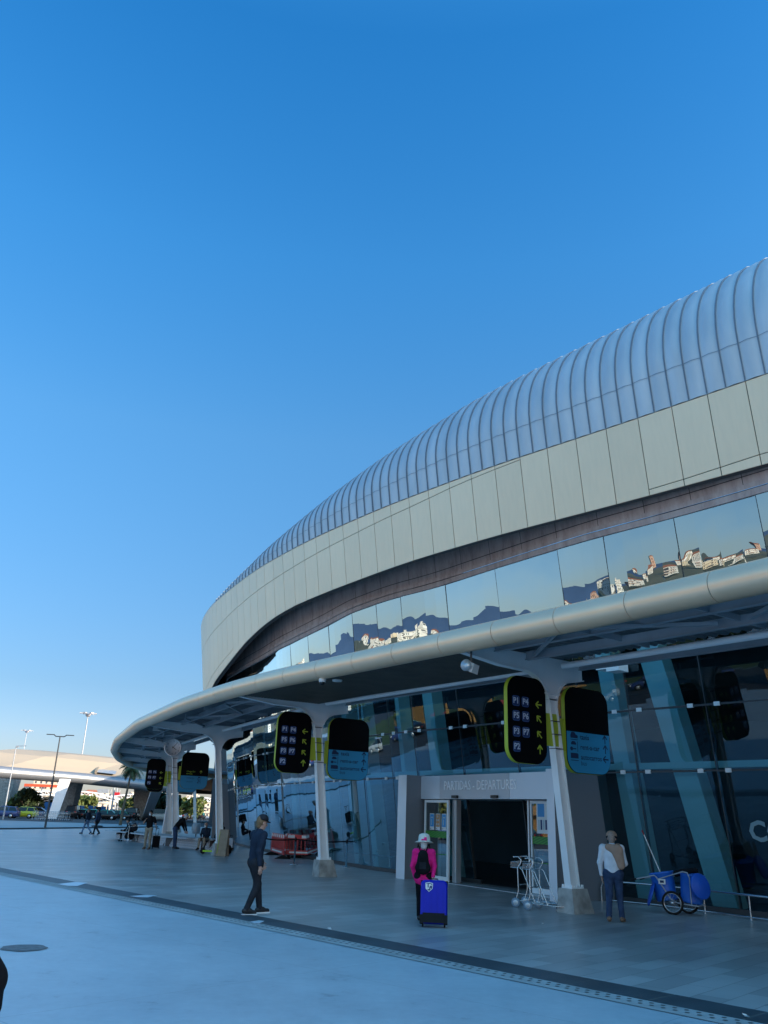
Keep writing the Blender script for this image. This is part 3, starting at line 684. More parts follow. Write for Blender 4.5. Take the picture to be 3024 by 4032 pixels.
for i, (c, t, n2) in enumerate(CT):
    s_t = TU.near(c+n2*3.3); dd = (tp(s_t, 0)-c).dot(n2); LT = dd-.18
    L0 = lambda z: .125*z-.03
    def outer():
        P = [(L0(z)+.135-.007*z, z) for z in (.52, 1.5, 2.5, 3.5, 4.35)]
        x0, z0 = P[-1]
        for k in range(1, 9):
            a = R_(90*k/8*.93); P.append((x0+.82*(1-math.cos(a)), z0+.86*math.sin(a)+.02*k/8))
        P += [(L0(5)+1.6, 5.25), (LT, 5.40)]; return P
    def inner():
        P = [(L0(z)-.135+.007*z, z) for z in (.52, 1.5, 2.5, 3.5, 4.45)]
        x0, z0 = P[-1]
        for k in range(1, 7):
            a = R_(90*k/6*.95); P.append((x0-.55*(1-math.cos(a)), z0+.66*math.sin(a)))
        P.append((x0-1.0, 5.2)); return P
    O, I = outer(), inner()
    T = frame(c, n2, (0, 0, 1), -t)          # local x = outward, y = up, z = towards the camera along the row
    o = bpy.data.objects.new('column', None)
    mb = MB(); poly = O+[(LT, 5.62), (I[-1][0], 5.62)]+list(reversed(I))
    Tw = T @ Matrix.Translation((0, 0, -.035)); mb.prism(poly, Tw, .07)
    for PL, sg in ((O, 1), (I, -1)):
        for k in range(len(PL)-1):
            (x0, z0), (x1, z1) = PL[k], PL[k+1]; l = math.hypot(x1-x0, z1-z0); nx_, nz_ = (z1-z0)/l*sg, -(x1-x0)/l*sg
            w0 = .095
            q = [T @ Vector(v) for v in ((x0, z0, -w0), (x1, z1, -w0), (x1, z1, w0), (x0, z0, w0))]
            q2 = [T @ Vector(v) for v in ((x0+nx_*.022, z0+nz_*.022, -w0), (x1+nx_*.022, z1+nz_*.022, -w0), (x1+nx_*.022, z1+nz_*.022, w0), (x0+nx_*.022, z0+nz_*.022, w0))]
            mb.mesh(q+q2, [(0, 1, 2, 3), (7, 6, 5, 4), (0, 4, 5, 1), (2, 6, 7, 3), (1, 5, 6, 2), (3, 7, 4, 0)])
    for z in (4.75,): mb.box((0, 0, 0), (.5, .02, .2), T @ Matrix.Translation((L0(z), z, 0)))
    # base plate with bolts
    mb.box((0, 0, 0), (.40, .03, .30), T @ Matrix.Translation((L0(.5), .52, 0)))
    for bx in (-.17, 0, .17):
        for bz in (-.13, .13): mb.box((0, 0, 0), (.04, .05, .04), T @ Matrix.Translation((L0(.5)+bx, .56, bz)))
    for k, z in enumerate((3.5, 3.82, 4.12, 4.62)):
        if i in (1, 2, 4, 5): mb.box((0, 0, 0), (.27, .018, .215), T @ Matrix.Translation((L0(z), z, 0)), 1)
    colo = mb.build('column', ['white_steel', 'dark_steel'], CN, True)
    mb = MB(); V = []
    for (z, hx, hy) in ((.0, .33, .26), (.505, .25, .20)):
        for sx, sy in ((-1, -1), (1, -1), (1, 1), (-1, 1)): V.append(T @ Vector((sx*hx+L0(z), z, sy*hy)))
    mb.mesh(V, [(0, 3, 2, 1), (4, 5, 6, 7), (0, 1, 5, 4), (1, 2, 6, 5), (2, 3, 7, 6), (3, 0, 4, 7)])
    ob = mb.build('concrete_base', 'rough_concrete', None); me = ob.data
    for v in me.vertices: v.co -= Vector((0, 30, 0))
    ob.parent = colo
CB_ALL = CT
# inner tube, purlins, braces and deck
for i in range(len(CT)-1):
    (a, ta, na), (b, tb, nb) = CT[i], CT[i+1]
    d = (b-a).normalized(); p0 = a+na*.45+d*.35; p1 = b+nb*.45-d*.35; p0.z = p1.z = 5.40
    mb = MB(); mb.tube([p0, p1], .075, 12); mb.build('inner_tube', 'white_steel', CN, True)
    for k, (L_, z) in enumerate(((1.35, 5.56), (2.35, 5.62), (-.5, 5.55))):
        q0 = a+na*L_; q1 = b+nb*L_; q0.z = q1.z = z; mid = (q0+q1)/2
        # follow the curve of the tube
        st = TU.near(mid); of = (tp(st, 0)-Vector((mid.x, mid.y, 0))).length
        s0_, s1_ = TU.near(q0), TU.near(q1)
        w0 = (tp(s0_, 0)-Vector((q0.x, q0.y, 0))).length; w1 = (tp(s1_, 0)-Vector((q1.x, q1.y, 0))).length
        mb = MB(); N_ = 6; pts = [tp(s0_+(s1_-s0_)*j/N_, z, w0+(w1-w0)*j/N_) for j in range(N_+1)]
        for j in range(N_):
            mb.beam(pts[j], pts[j+1], .02, .2); mb.beam(pts[j], pts[j+1], .12, .018, (0, 0, 1), 0, -.1)
        mb.build('purlin', 'grey_steel', CN, True)
    if i != 1:
        mb = MB()
        for j in range(4):
            f0 = (j+.12)/4; f1 = (j+.88)/4; q0 = a.lerp(b, f0)+na*(2.9 if j % 2 else 1.4); q1 = a.lerp(b, f1)+nb*(1.4 if j % 2 else 2.9)
            q0.z = q1.z = 5.52; mb.beam(q0, q1, .07, .07)
        for j in range(1, 4):
            q0 = a.lerp(b, j/4)+na*.3; q1 = a.lerp(b, j/4)+na*3.0; q0.z = q1.z = 5.60; mb.beam(q0, q1, .05, .12)
        mb.build('brace', 'grey_steel', CN, True)
mb = MB(); per = .24; s = -20.
prevc = None; k = 0
wid = lambda s: 4.45
while s < smax-2:
    zz = 5.80+(.03 if k % 4 in (1, 2) else -.03)
    cur = (tp(s, zz, .05), tp(s, zz+.06, wid(s)))
    if prevc: mb.face([prevc[0], cur[0], cur[1], prevc[1]])
    prevc = cur; s += per/4 if k % 2 else per/4; k += 1
mb.build('roof_deck', 'deck_metal', CN, True)
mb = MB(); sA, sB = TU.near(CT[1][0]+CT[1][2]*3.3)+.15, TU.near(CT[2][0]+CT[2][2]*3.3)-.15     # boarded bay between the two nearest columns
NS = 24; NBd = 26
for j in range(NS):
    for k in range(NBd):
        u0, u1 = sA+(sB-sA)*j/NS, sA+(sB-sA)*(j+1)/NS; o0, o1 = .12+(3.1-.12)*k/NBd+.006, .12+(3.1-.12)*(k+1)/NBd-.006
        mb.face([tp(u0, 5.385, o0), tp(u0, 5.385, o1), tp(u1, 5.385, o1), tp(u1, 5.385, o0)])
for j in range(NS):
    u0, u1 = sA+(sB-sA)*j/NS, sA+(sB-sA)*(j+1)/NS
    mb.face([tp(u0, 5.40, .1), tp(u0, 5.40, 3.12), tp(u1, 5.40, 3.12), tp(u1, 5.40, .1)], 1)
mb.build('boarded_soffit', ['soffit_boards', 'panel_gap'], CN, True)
mb = MB(); j = 0
for s in np.arange(36, 64, 3.2):
    mb.beam(tp(s, 5.5, 1.6), tp(s+1.9, 5.5, 1.8), .07, .05, (0, 0, 1), 0)
mb.build('light_tray', 'grey_steel', CN, True)

# ================================================================== HANGING SIGNS
def arrow(mb, T, cx, cy, ang, L_=.15, w_=.02, m=0):
    a = R_(ang); d = Vector((math.cos(a), math.sin(a), 0)); c = Vector((cx, cy, 0)); tip = c+d*L_/2; tail = c-d*L_/2
    def bar(p, q):
        t = (q-p).normalized(); n_ = Vector((-t.y, t.x, 0))*w_/2
        mb.mesh([p-n_, q-n_, q+n_, p+n_], [(0, 1, 2, 3)], m, False, T)
    bar(tail, tip)
    for s in (1, -1):
        e = Matrix.Rotation(R_(140)*s, 3, 'Z') @ d; bar(tip, tip+e*L_*.62)
def icon(mb, T, cx, cy, kind, m=0):
    def pl(P): mb.mesh([(cx+x, cy+y, 0) for x, y in P], [tuple(range(len(P)))], m, False, T)
    if kind == 'car': pl([(-.09, -.03), (.1, -.03), (.1, .02), (.05, .035), (.02, .075), (-.06, .075), (-.09, .02)]); pl([(-.09, -.06), (.1, -.06), (.1, -.048), (-.09, -.048)])
    if kind == 'key':
        pl([(-.08, .03), (.05, .03), (.05, .06), (.01, .09), (-.05, .09), (-.08, .06)]); pl([(-.07+.04*math.cos(a), -.04+.035*math.sin(a)) for a in np.linspace(0, 5.5, 8)])
        pl([(-.03, -.05), (.05, -.05), (.05, -.03), (-.03, -.03)]); pl([(.08, -.09), (.092, -.09), (.092, .09), (.08, .09)])
    if kind == 'bus': pl([(-.1, -.03), (.1, -.03), (.1, .045), (.07, .06), (-.1, .06)]); pl([(-.1, -.07), (.1, -.07), (.1, -.058), (-.1, -.058)])
SW, SH, SD = 1.13, 1.95, .11
def sign(ci, side, rows, kind, label, zc=4.08):
    c, t, n2 = CB_ALL[ci]; off = 1.40 if side > 0 else -.66; SW, SH, SD = (1.24, 1.95, .11) if side > 0 else (1.56, 2.02, .11); zc = zc if side > 0 else 4.0
    q = c+n2*(off+.0); q.z = 0
    ex = -n2; T0 = Vector((q.x, q.y, 0))
    S = thing('direction_sign', label, 'sign', (q.x, q.y, zc-SH/2), 0, 'direction signs on the canopy columns')
    fr = frame((0, 0, SH/2), ex, (0, 0, 1), -t)                 # local x to the viewer's right, z to the viewer
    mb = MB(); P = rrect(SW, SH, .36, 8); mb.prism(P, fr @ Matrix.Translation((0, 0, -SD/2)), SD); mb.build('rim', 'lime', S)
    mb = MB(); P2 = rrect(SW-.008, SH-.008, .356, 8)
    mb.prism(P2, fr @ Matrix.Translation((0, 0, SD/2)), .012); mb.prism(P2, fr @ Matrix.Translation((0, 0, -SD/2-.012)), .012)
    mb.build('face_panel', 'sign_black', S)
    Tf = fr @ Matrix.Translation((0, 0, SD/2+.016)); Tg = fr @ Matrix.Translation((0, 0, SD/2+.019)); Th = fr @ Matrix.Translation((0, 0, SD/2+.022))
    if kind == 'P':
        for (y, ps, ang) in rows:
            yy = SH*(.5-y)
            for x, tx in zip((-.36, -.06), ps):
                mb = MB(); mb.prism(rrect(.23, .23, .05, 4, x, yy), Tf, .002, 0); mb.prism(rrect(.205, .205, .045, 4, x, yy), Tg, .001, 1); bd_ = mb.build('parking_badge', ['sign_blue_edge', 'sign_box'], S)
                V, F = text_geo(tx, .185, 0, .006); ml = MB(); ml.mesh(V, F, 0, False, Th @ Matrix.Translation((x, yy, 0))); ml.build('lettering', 'sign_white', bd_)
            ma = MB(); arrow(ma, Tf, .38, yy-.02, ang, .20, .034); ma.build('arrow', 'arrow_green', S)
    else:
        h = SH*(1-.53) if kind == 'B' else SH*.36
        mb = MB(); P3 = [p for p in P2 if p[1] < -SH/2+h]; P3 = sorted(P3, key=lambda p: 0) 
        lo = [(x, y) for x, y in rrect(SW-.03, SH-.03, .35, 8) if y <= -SH/2+h-.02]
        poly = [(-(SW-.03)/2, -SH/2+h)]+lo+[((SW-.03)/2, -SH/2+h)]
        mb.prism(poly, Tf, .002); mb.build('blue_panel', 'sign_blue', S)
        mb = MB(); ml = MB(); ma = MB()
        if kind == 'B':
            for (y, ic, tx, ang) in ((.585, 'car', 'taxis', 90), (.70, 'key', 'rent-a-car', 90), (.815, 'bus', 'autocarros', 180)):
                yy = SH*(.5-y); icon(mb, Tg @ Matrix.Translation((-.52, yy, 0)) @ Matrix.Scale(1.35, 4), 0, 0, ic)
                V, F = text_geo(tx, .17, 0, .003); x0 = min(v[0] for v in V); ml = MB(); ml.mesh(V, F, 0, False, Tg @ Matrix.Translation((-.30-x0, yy, 0))); ml.build('lettering', 'navy_print', S)
                ma = MB(); arrow(ma, Tg, .60, yy, ang, .20, .034); ma.build('arrow', 'navy_print', S)
            V, F = text_geo('bus', .15); x0 = min(v[0] for v in V); ml = MB(); ml.mesh(V, F, 0, False, Tg @ Matrix.Translation((-.30-x0, SH*(.5-.885), 0))); ml.build('lettering', 'navy_print', S)
        else:
            for k, y in enumerate((.70, .80)):
                yy = SH*(.5-y); V, F = text_geo(('embarque', 'check-in')[k], .11); x0 = min(v[0] for v in V); ml = MB(); ml.mesh(V, F, 0, False, Tg @ Matrix.Translation((-.42-x0, yy, 0))); ml.build('lettering', 'navy_print', S); icon(mb, Tg, .30, yy, 'key')
            V, F = text_geo('chegadas', .14); x0 = min(v[0] for v in V); mq = MB(); mq.mesh(V, F, 0, False, Tg @ Matrix.Translation((-.46-x0, SH*(.5-.52), 0))); mq.build('lettering', 'arrow_green', S)
            V, F = text_geo('arrivals', .12); x0 = min(v[0] for v in V); mq = MB(); mq.mesh(V, F, 0, False, Tg @ Matrix.Translation((-.46-x0, SH*(.5-.585), 0))); mq.build('lettering', 'arrow_green', S)
            arrow(ma, Tg, .36, SH*(.5-.53), 90, .17, .024)
        mb.build('pictogram', 'navy_print', S)
        if kind != 'B': ma.build('arrow', 'arrow_green', S)
    # lime arm bolted to the column
    mb = MB(); x0, x1 = (SW/2-.02, SW/2+.42) if side > 0 else (-SW/2-.12, -SW/2+.02)
    mb.box(((x0+x1)/2, -.16, .02), (x1-x0, .74, .05), fr)
    mb.build('bracket', 'lime', S)
    return S
mat('sign_blue_edge', (.06, .12, .34), .5); mat('arrow_green', (.45, .55, .04), .5)
RW1 = [(.30, ('P1', 'P4'), 180), (.47, ('P5', 'P6'), 135), (.65, ('P3', 'P7'), 135), (.82, ('P2',), 90)]
RW2 = [(.44, ('P5', 'P6'), 180), (.62, ('P3', 'P7'), 180), (.80, ('P2',), 135)]
sign(1, 1, RW1, 'P', 'black parking sign starting with P1 P4, left of the column beside the departures door')
sign(1, -1, None, 'B', 'black and blue taxis and rent-a-car sign, right of the nearest column')
sign(2, 1, RW1, 'P', 'black parking sign P1 P4 to P2 left of the column by the red barriers')
sign(2, -1, None, 'B', 'black and blue taxis sign right of the column by the red barriers')
sign(4, -1, None, 'C', 'black and blue arrivals sign right of the wide column under the clock')
sign(5, 1, RW2, 'P', 'black parking sign starting with P5 P6, left of a far column behind the clock')
sign(5, -1, None, 'C', 'smaller black and blue arrivals sign partly hidden behind the nearer arrivals sign')
sign(6, 1, RW2, 'P', 'small dark parking sign on the farthest column in view')

# clock
cp = at(681, 2943, 47.0); CK = thing('station_clock', 'round white wall clock on a rod hanging under the canopy', 'clock', cp)
vd = Vector((-cp.x+3, -cp.y, 0)).normalized(); ex = Vector((0, 0, 1)).cross(vd).normalized(); fr = frame((0, 0, 0), ex, (0, 0, 1), vd)
mb = MB(); mb.lathe([(.0, -.08), (.44, -.08), (.46, -.06), (.46, .06), (.44, .08), (.41, .07)], 36, fr); mb.build('case', 'alu', CK)
mb = MB(); mb.lathe([(.41, .066), (0, .067)], 36, fr, 0, False); mb.build('dial', 'white_plastic', CK)
mb = MB()
for k in range(1, 13):
    a = R_(90-30*k); V, F = text_geo(str(k), .12); mb.mesh(V, F, 0, False, fr @ Matrix.Translation((.33*math.cos(a), .33*math.sin(a), .072)))
mb.build('numerals', 'navy_print', CK)
for nm, ang, l, w_ in (('hour_hand', 90-122, .22, .04), ('minute_hand', 90-40, .36, .028)):
    mb = MB(); d = Vector((math.cos(R_(ang)), math.sin(R_(ang)), 0)); p_ = Vector((-d.y, d.x, 0))*w_/2; a, b = -d*.06, d*l
    V = [a-p_, b-p_*.6, b+p_*.6, a+p_]; mb.mesh([(v.x, v.y, .08 if nm[0] == 'h' else .084) for v in V], [(0, 1, 2, 3)], 0, False, fr); mb.build(nm, 'black_paint', CK)
mb = MB(); mb.tube([(0, 0, .44), (0, 0, 5.75-cp.z)], .03, 8); mb.build('rod', 'white_steel', CK)

# security dome, round lamp, horn floodlight under the canopy
def under(x, y, z):
    q = G(x, y, z); return q
q = under(1270, 2672, 5.3); D = thing('security_camera', 'white dome security camera under the dark boarded canopy ceiling', 'security camera', (q.x, q.y, 5.2))
mb = MB(); mb.lathe([(.0, .17), (.09, .17), (.1, .05), (.085, .0)], 18); mb.build('housing', 'white_plastic', D)
mb = MB(); mb.lathe([(.08, .0), (.07, -.04), (.04, -.07), (0, -.08)], 18); mb.build('dome', 'black_paint', D)
q = under(1328, 2677, 5.37); mb = MB(); mb.lathe([(.0, -.03), (.13, -.03), (.14, .0), (.14, .02)], 20); o = mb.build('ceiling_light', 'white_plastic'); o.location = (q.x, q.y, 5.355); tag(o, 'flat round white light under the dark boarded canopy ceiling', 'ceiling light')
q = under(1855, 2600, 5.15); D = thing('floodlight', 'pale horn floodlight hung from the arm of the nearest column', 'floodlight', (q.x, q.y, 5.0))
T = Matrix.Rotation(R_(60), 4, 'Z') @ Matrix.Rotation(R_(25), 4, 'X')
mb = MB(); mb.box((0, 0, 0), (.34, .26, .2), T, 0, (.8, .8)); mb.build('housing', 'white_plastic', D)
mb = MB(); mb.lathe([(.0, 0), (.09, 0), (.13, .1)], 14, T @ Matrix.Translation((-.17, 0, 0)) @ Matrix.Rotation(R_(-90), 4, 'Y')); mb.build('reflector', 'alu', D)
mb = MB(); mb.beam((0, 0, .08), (0, 0, .40), .04, .04); mb.build('bracket', 'dark_steel', D)
q = under(1243*1.823+420, 2438, 5.72)
for k, (x, y, ci) in enumerate(((625, 2867, 3), (600, 2868, 3))):
    if k: break
    q = at(619, 2869, 44); o = thing('floodlight', 'small floodlight among the canopy beams left of the clock', 'floodlight', (q.x, q.y, q.z))
    mb = MB(); mb.box((0, 0, 0), (.4, .2, .22), None, 0, (.9, .8)); mb.build('housing', 'white_plastic', o); mb = MB(); mb.beam((0, 0, .1), (0, 0, 5.75-q.z), .03, .03); mb.build('bracket', 'dark_steel', o)

# ================================================================== HANDRAILS
def handrail(pts, label, zr=.50, step=1.25, curl=False):
    C_ = Curve(pts, 0, .8); H = thing('handrail', label, 'handrail', (pts[0][0], pts[0][1], 0), 0, 'low steel rails along the glass front')
    L_ = C_.s[-1]; n = max(2, int(L_/.6)); mb = MB(); P = [C_.p(L_*k/n)+Vector((0, 0, zr)) for k in range(n+1)]
    if curl: a = P[0].copy(); d = C_.t(0); P = [a-d*.12+Vector((0, 0, -zr+.01)), a-d*.12+Vector((0, 0, -.15)), a-d*.06+Vector((0, 0, -.03))]+P
    mb.tube(P, .026, 8); mb.build('top_rail', 'chrome', H, True)
    mb = MB(); P = [C_.p(L_*k/n)+Vector((0, 0, .05)) for k in range(n+1)]; mb.tube(P, .018, 6); mb.build('bottom_rail', 'chrome', H, True)
    s = .3
    while s < L_:
        c = C_.p(s); mb = MB(); mb.tube([(c.x, c.y, .0), (c.x, c.y, zr)], .02, 6); mb.lathe([(.045, 0), (.045, .012), (0, .013)], 10, Matrix.Translation((c.x, c.y, 0))); mb.build('post', 'chrome', H, True); s += step
    return H
def gpts(*a): return [tuple(G(x, y)[:2]) for x, y in a]
handrail(gpts((2388, 3552), (2580, 3569), (2770, 3596), (2905, 3615), (3024, 3631))+[(10.2, 17.3), (12.5, 13.5)], 'low steel handrail at the foot of the glass behind the blue cleaning cart', curl=True)
handrail(gpts((1549, 3435), (1430, 3417), (1309, 3399), (1180, 3376), (1059, 3350), (980, 3325), (920, 3304)), 'low steel handrail at the foot of the glass behind the red barriers')

# ================================================================== PEOPLE
def blob(prims, res, mx_=0):
    P = []
    lo = np.min([np.minimum(np.array(p[0])-p[2], np.array(p[1])-p[3]) for p in prims], axis=0)-.03
    hi = np.max([np.maximum(np.array(p[0])+p[2], np.array(p[1])+p[3]) for p in prims], axis=0)+.03
    n = np.ceil((hi-lo)/res).astype(int)+1; ax = [lo[k]+res*np.arange(n[k]) for k in range(3)]
    Fd = np.full(n, 1.0)
    for p in prims:
        a, b, ra, rb = np.array(p[0], float), np.array(p[1], float), p[2], p[3]; k = p[4] if len(p) > 4 else .03
        sq = p[5] if len(p) > 5 else None; mg = k+.05+(0 if sq is None else .02)
        l = np.minimum(a-ra, b-rb)-mg; h = np.maximum(a+ra, b+rb)+mg
        sl_ = []
        for q in range(3):
            i0 = max(0, int((l[q]-lo[q])/res)); i1 = min(n[q], int((h[q]-lo[q])/res)+2); sl_.append(slice(i0, i1))
        X, Y, Z = np.meshgrid(ax[0][sl_[0]], ax[1][sl_[1]], ax[2][sl_[2]], indexing='ij')
        D = np.stack([X, Y, Z], -1)-a; ab = b-a; L2 = ab@ab
        t = np.clip((D@ab)/L2, 0, 1) if L2 > 1e-9 else np.zeros(X.shape); W_ = D-t[..., None]*ab
        if sq is not None:                    # squash along direction f by factor q
            f = np.array(sq[0], float); f /= np.linalg.norm(f); W_ = W_+((1/sq[1])-1)*(W_@f)[..., None]*f
        d = np.linalg.norm(W_, axis=-1)-(ra+t*(rb-ra))
        o = Fd[tuple(sl_)]; hh = np.maximum(k-np.abs(o-d), 0)/k; Fd[tuple(sl_)] = np.minimum(o, d)-hh*hh*k*.25
    I = Fd < 0; nx, ny, nz = Fd.shape
    acc = np.zeros((nx-1, ny-1, nz-1, 3)); cnt = np.zeros((nx-1, ny-1, nz-1))
    C = {}
    for i in (0, 1):
        for j in (0, 1):
            for k in (0, 1): C[i, j, k] = (slice(i, nx-1+i), slice(j, ny-1+j), slice(k, nz-1+k))
    for a_ in C:
        for q in range(3):
            if a_[q] == 0:
                b_ = list(a_); b_[q] = 1; b_ = tuple(b_); va, vb = Fd[C[a_]], Fd[C[b_]]; mk = (va < 0) != (vb < 0)
                t = np.where(mk, va/(va-vb+1e-12), 0)
                for r in range(3): acc[..., r] += mk*(a_[r]+(t if r == q else 0))
                cnt += mk
    act = cnt > 0; idx = -np.ones(act.shape, int); idx[act] = np.arange(act.sum())
    ii = np.argwhere(act); V = (ii+acc[act]/cnt[act][:, None])*res+lo
    Q = []
    for q in range(3):
        s0 = [slice(1, -1)]*3; s1 = [slice(1, -1)]*3; s0[q] = slice(0, -1); s1[q] = slice(1, None)
        A, B = I[tuple(s0)], I[tuple(s1)]; 
        for sgn, mk in ((1, A & ~B), (-1, ~A & B)):
            e = np.argwhere(mk)
            if not len(e): continue
            e = e+np.array([0 if k == q else 1 for k in range(3)]); u, v = (q+1) % 3, (q+2) % 3; cs = []
            for du, dv in ((0, 0), (-1, 0), (-1, -1), (0, -1)):
                c = e.copy(); c[:, u] += du; c[:, v] += dv; cs.append(idx[c[:, 0], c[:, 1], c[:, 2]])
            F_ = np.stack(cs if sgn > 0 else cs[::-1], 1); Q.append(F_[(F_ >= 0).all(1)])
    return V, np.concatenate(Q)
def blob_obj(name, prims, res, m, parent):
    V, F = blob(prims, res); me = bpy.data.meshes.new(name); me.from_pydata(V.tolist(), [], F.tolist()); me.polygons.foreach_set('use_smooth', [True]*len(F)); me.update()
    me.materials.append(MATS[m] if isinstance(m, str) else m); o = bpy.data.objects.new(name, me); COL.objects.link(o); o.parent = parent; return o
mat('skin', (.42, .25, .19), .55, 0, .06, 8); mat('skin_pale', (.52, .36, .30), .55, 0, .06, 8)
mat('cloth_navy', (.018, .028, .048), .9, 0, .25, 6, .8, 22, spec=.12); mat('cloth_black', (.01, .01, .012), .9, 0, .3, 6, .8, 22, spec=.12)
mat('cloth_dark', (.022, .024, .03), .9, 0, .3, 6, .8, 22, spec=.12)
mat('cloth_pink', (.78, .02, .20), .85, 0, .2, 7, .8, 22, spec=.12); mat('cloth_white', (.62, .66, .72), .85, 0, .12, 7, .8, 22, spec=.15); mat('cloth_tan', (.36, .24, .18), .85, 0, .12, 7, .8, 22, spec=.15)
mat('denim', (.035, .06, .12), .9, 0, .3, 9, .8, 22, spec=.12); mat('khaki', (.30, .25, .19), .9, 0, .15, 6, .3, 60); mat('denim_pale', (.12, .2, .33), .9, 0, .2, 6)
mat('hair_short', (.28, .22, .19), .8, 0, .2, 30)
mat('hair_grey', (.5, .5, .5), .8, 0, .2, 30); mat('hair_brown', (.16, .10, .05), .8, 0, .3, 30); mat('hair_dark', (.02, .016, .013), .7, 0, .3, 30)
mat('straw', (.6, .57, .5), .85, 0, .1, 30, .4, 60); mat('shoe_dark', (.015, .015, .017), .6); mat('shoe_tan', (.18, .11, .07), .7); mat('sole_white', (.7, .7, .7), .6); mat('mask_white', (.7, .74, .78), .7)
def person(label, loc, rz, H=1.75, J=None, top='cloth_navy', bottom='denim', shoe='shoe_dark', skin='skin', hair='hair_brown', hairlong=False, hat=None, mask=False, sleeve='long',
           res=.013, headyaw=0., fat=1., sole=None, seated=False, coat=0.):
    s = H/1.75
    j = dict(pelvis=(0, 0, .95), waist=(0, -.005, 1.08), chest=(0, -.01, 1.28), neck=(0, -.015, 1.46), head=(0, .02, 1.62),
             shL=(-.185, -.02, 1.41), shR=(.185, -.02, 1.41), elL=(-.235, -.04, 1.12), elR=(.235, -.04, 1.12), wrL=(-.25, .02, .87), wrR=(.25, .02, .87),
             hipL=(-.095, 0, .91), hipR=(.095, 0, .91), knL=(-.11, .02, .50), knR=(.11, .02, .50), anL=(-.12, -.02, .085), anR=(.12, -.02, .085), toL=(-.13, .15, .035), toR=(.13, .15, .035))
    if J: j.update(J)
    j = {k: Vector(v)*s for k, v in j.items()}
    R = thing('person', label, 'person', loc, rz)
    fw = Matrix.Rotation(headyaw, 3, 'Z') @ Vector((0, 1, 0)); rt = Matrix.Rotation(headyaw, 3, 'Z') @ Vector((1, 0, 0))
    hd = j['head']; upv = (hd-j['neck']).normalized()*0.5+Vector((0, 0, .5)); upv.normalize()
    fwh = (fw-upv*fw.dot(upv)).normalized()
    def hp(x, y, z): return hd+(rt*x+fwh*y+upv*z)*s
    B = []
    def c(a, b, ra, rb, k=.03, sq=None, L=B): L.append((tuple(a), tuple(b), ra*s, rb*s, k, sq) if sq else (tuple(a), tuple(b), ra*s, rb*s, k))
    c(hp(0, -.015, .035), hp(0, .0, .045), .093, .09, .03, (rt, .84)); c(hp(0, .03, -.05), hp(0, .04, -.075), .06, .045, .04); c(hp(0, .098, .0), hp(0, .108, -.025), .010, .014, .012)
    c(hp(-.03, .085, .03), hp(.03, .085, .03), .016, .016, .015); c(hp(-.018, .088, -.052), hp(.018, .088, -.052), .009, .009, .008)
    for q in (-1, 1): c(hp(q*.078, -.005, .01), hp(q*.084, -.012, -.02), .016, .012, .008)
    c(j['neck']-Vector((0, 0, .05)), hp(0, -.02, -.05), .058, .052)
    c(j['pelvis'], j['waist'], .10*fat, .10*fat, .05); c(j['waist'], j['chest'], .10*fat, .105*fat, .05); c(j['chest'], j['neck']-Vector((0, 0, .07)), .10, .07, .05); c(j['shL'], j['shR'], .052, .052, .05)
    for q in ('L', 'R'):
        c(j['sh'+q], j['el'+q], .045, .037, .03); c(j['el'+q], j['wr'+q], .036, .025, .02)
        c(j['hip'+q], j['kn'+q], .075, .05, .04); c(j['kn'+q], j['an'+q], .05, .035, .03); c(j['an'+q], j['to'+q], .035, .025, .03)
        d = (j['wr'+q]-j['el'+q]).normalized(); side = Vector((1 if q == 'R' else -1, 0, 0)); fwd = Vector((0, 1, 0)); ac = (fwd-d*fwd.dot(d))
        ac = ac.normalized() if ac.length > .2 else Vector((1, 0, 0)).cross(d).normalized(); pn = d.cross(ac)        # palm width direction ac, palm normal pn
        if pn.dot(side) > 0: pn = -pn
        w0 = j['wr'+q]; pm = w0+d*.075*s
        c(w0, pm, .026, .034, .015, (pn, .5))
        for k in range(4):
            o = ac*(-.033+.022*k)*s; l = (.062, .074, .07, .055)[3-k]*s; a = pm+o+d*.012*s; m_ = a+d*l*.55+pn*.006; e = m_+d*l*.42+pn*.02
            c(a-d*.01*s, m_, .0105, .0095, .005); c(m_, e, .0095, .0085, .004)
        a = w0+d*.03*s+ac*.03*s; c(a, a+(ac*.03+d*.03+pn*.01)*s, .013, .011, .008); c(a+(ac*.03+d*.03+pn*.01)*s, a+(ac*.035+d*.06+pn*.015)*s, .011, .009, .004)
    blob_obj('body', B, res, skin, R)
    # clothing follows the body
    Tp = []
    up_d = (j['chest']-j['waist']).normalized(); sqf = ((0, 1, 0), .72) if up_d.z > .6 else None
    c(j['pelvis']+(j['waist']-j['pelvis'])*(.25-coat), j['waist'], .155*fat, .145*fat, .05, sqf, Tp); c(j['waist'], j['chest'], .145*fat, .165*fat, .05, sqf, Tp)
    c(j['chest'], j['neck']-(j['neck']-j['chest'])*.35, .16*fat, .11, .06, sqf, Tp); c(j['shL'], j['shR'], .068, .068, .06, None, Tp)
    c(j['neck']-(j['neck']-j['chest'])*.2, j['neck']+(hd-j['neck'])*.12, .075, .066, .03, None, Tp)
    for q in ('L', 'R'):
        c(j['sh'+q], j['el'+q], .066*fat, .055, .04, None, Tp)
        if sleeve == 'long': c(j['el'+q], j['el'+q]+(j['wr'+q]-j['el'+q])*.9, .054, .041, .03, None, Tp)
    if sleeve == 'short': Tp = Tp[:5]+[(tuple(j['sh'+q]), tuple(j['sh'+q]+(j['el'+q]-j['sh'+q])*.7), .07*s, .068*s, .04) for q in ('L', 'R')]
    if coat: c((-.07*s, 0, .87*s), (.07*s, 0, .87*s), .145, .145, .05, ((0, 1, 0), .8), Tp)
    blob_obj('jacket' if sleeve == 'long' else 'shirt', Tp, res, top, R)
    Lg = []
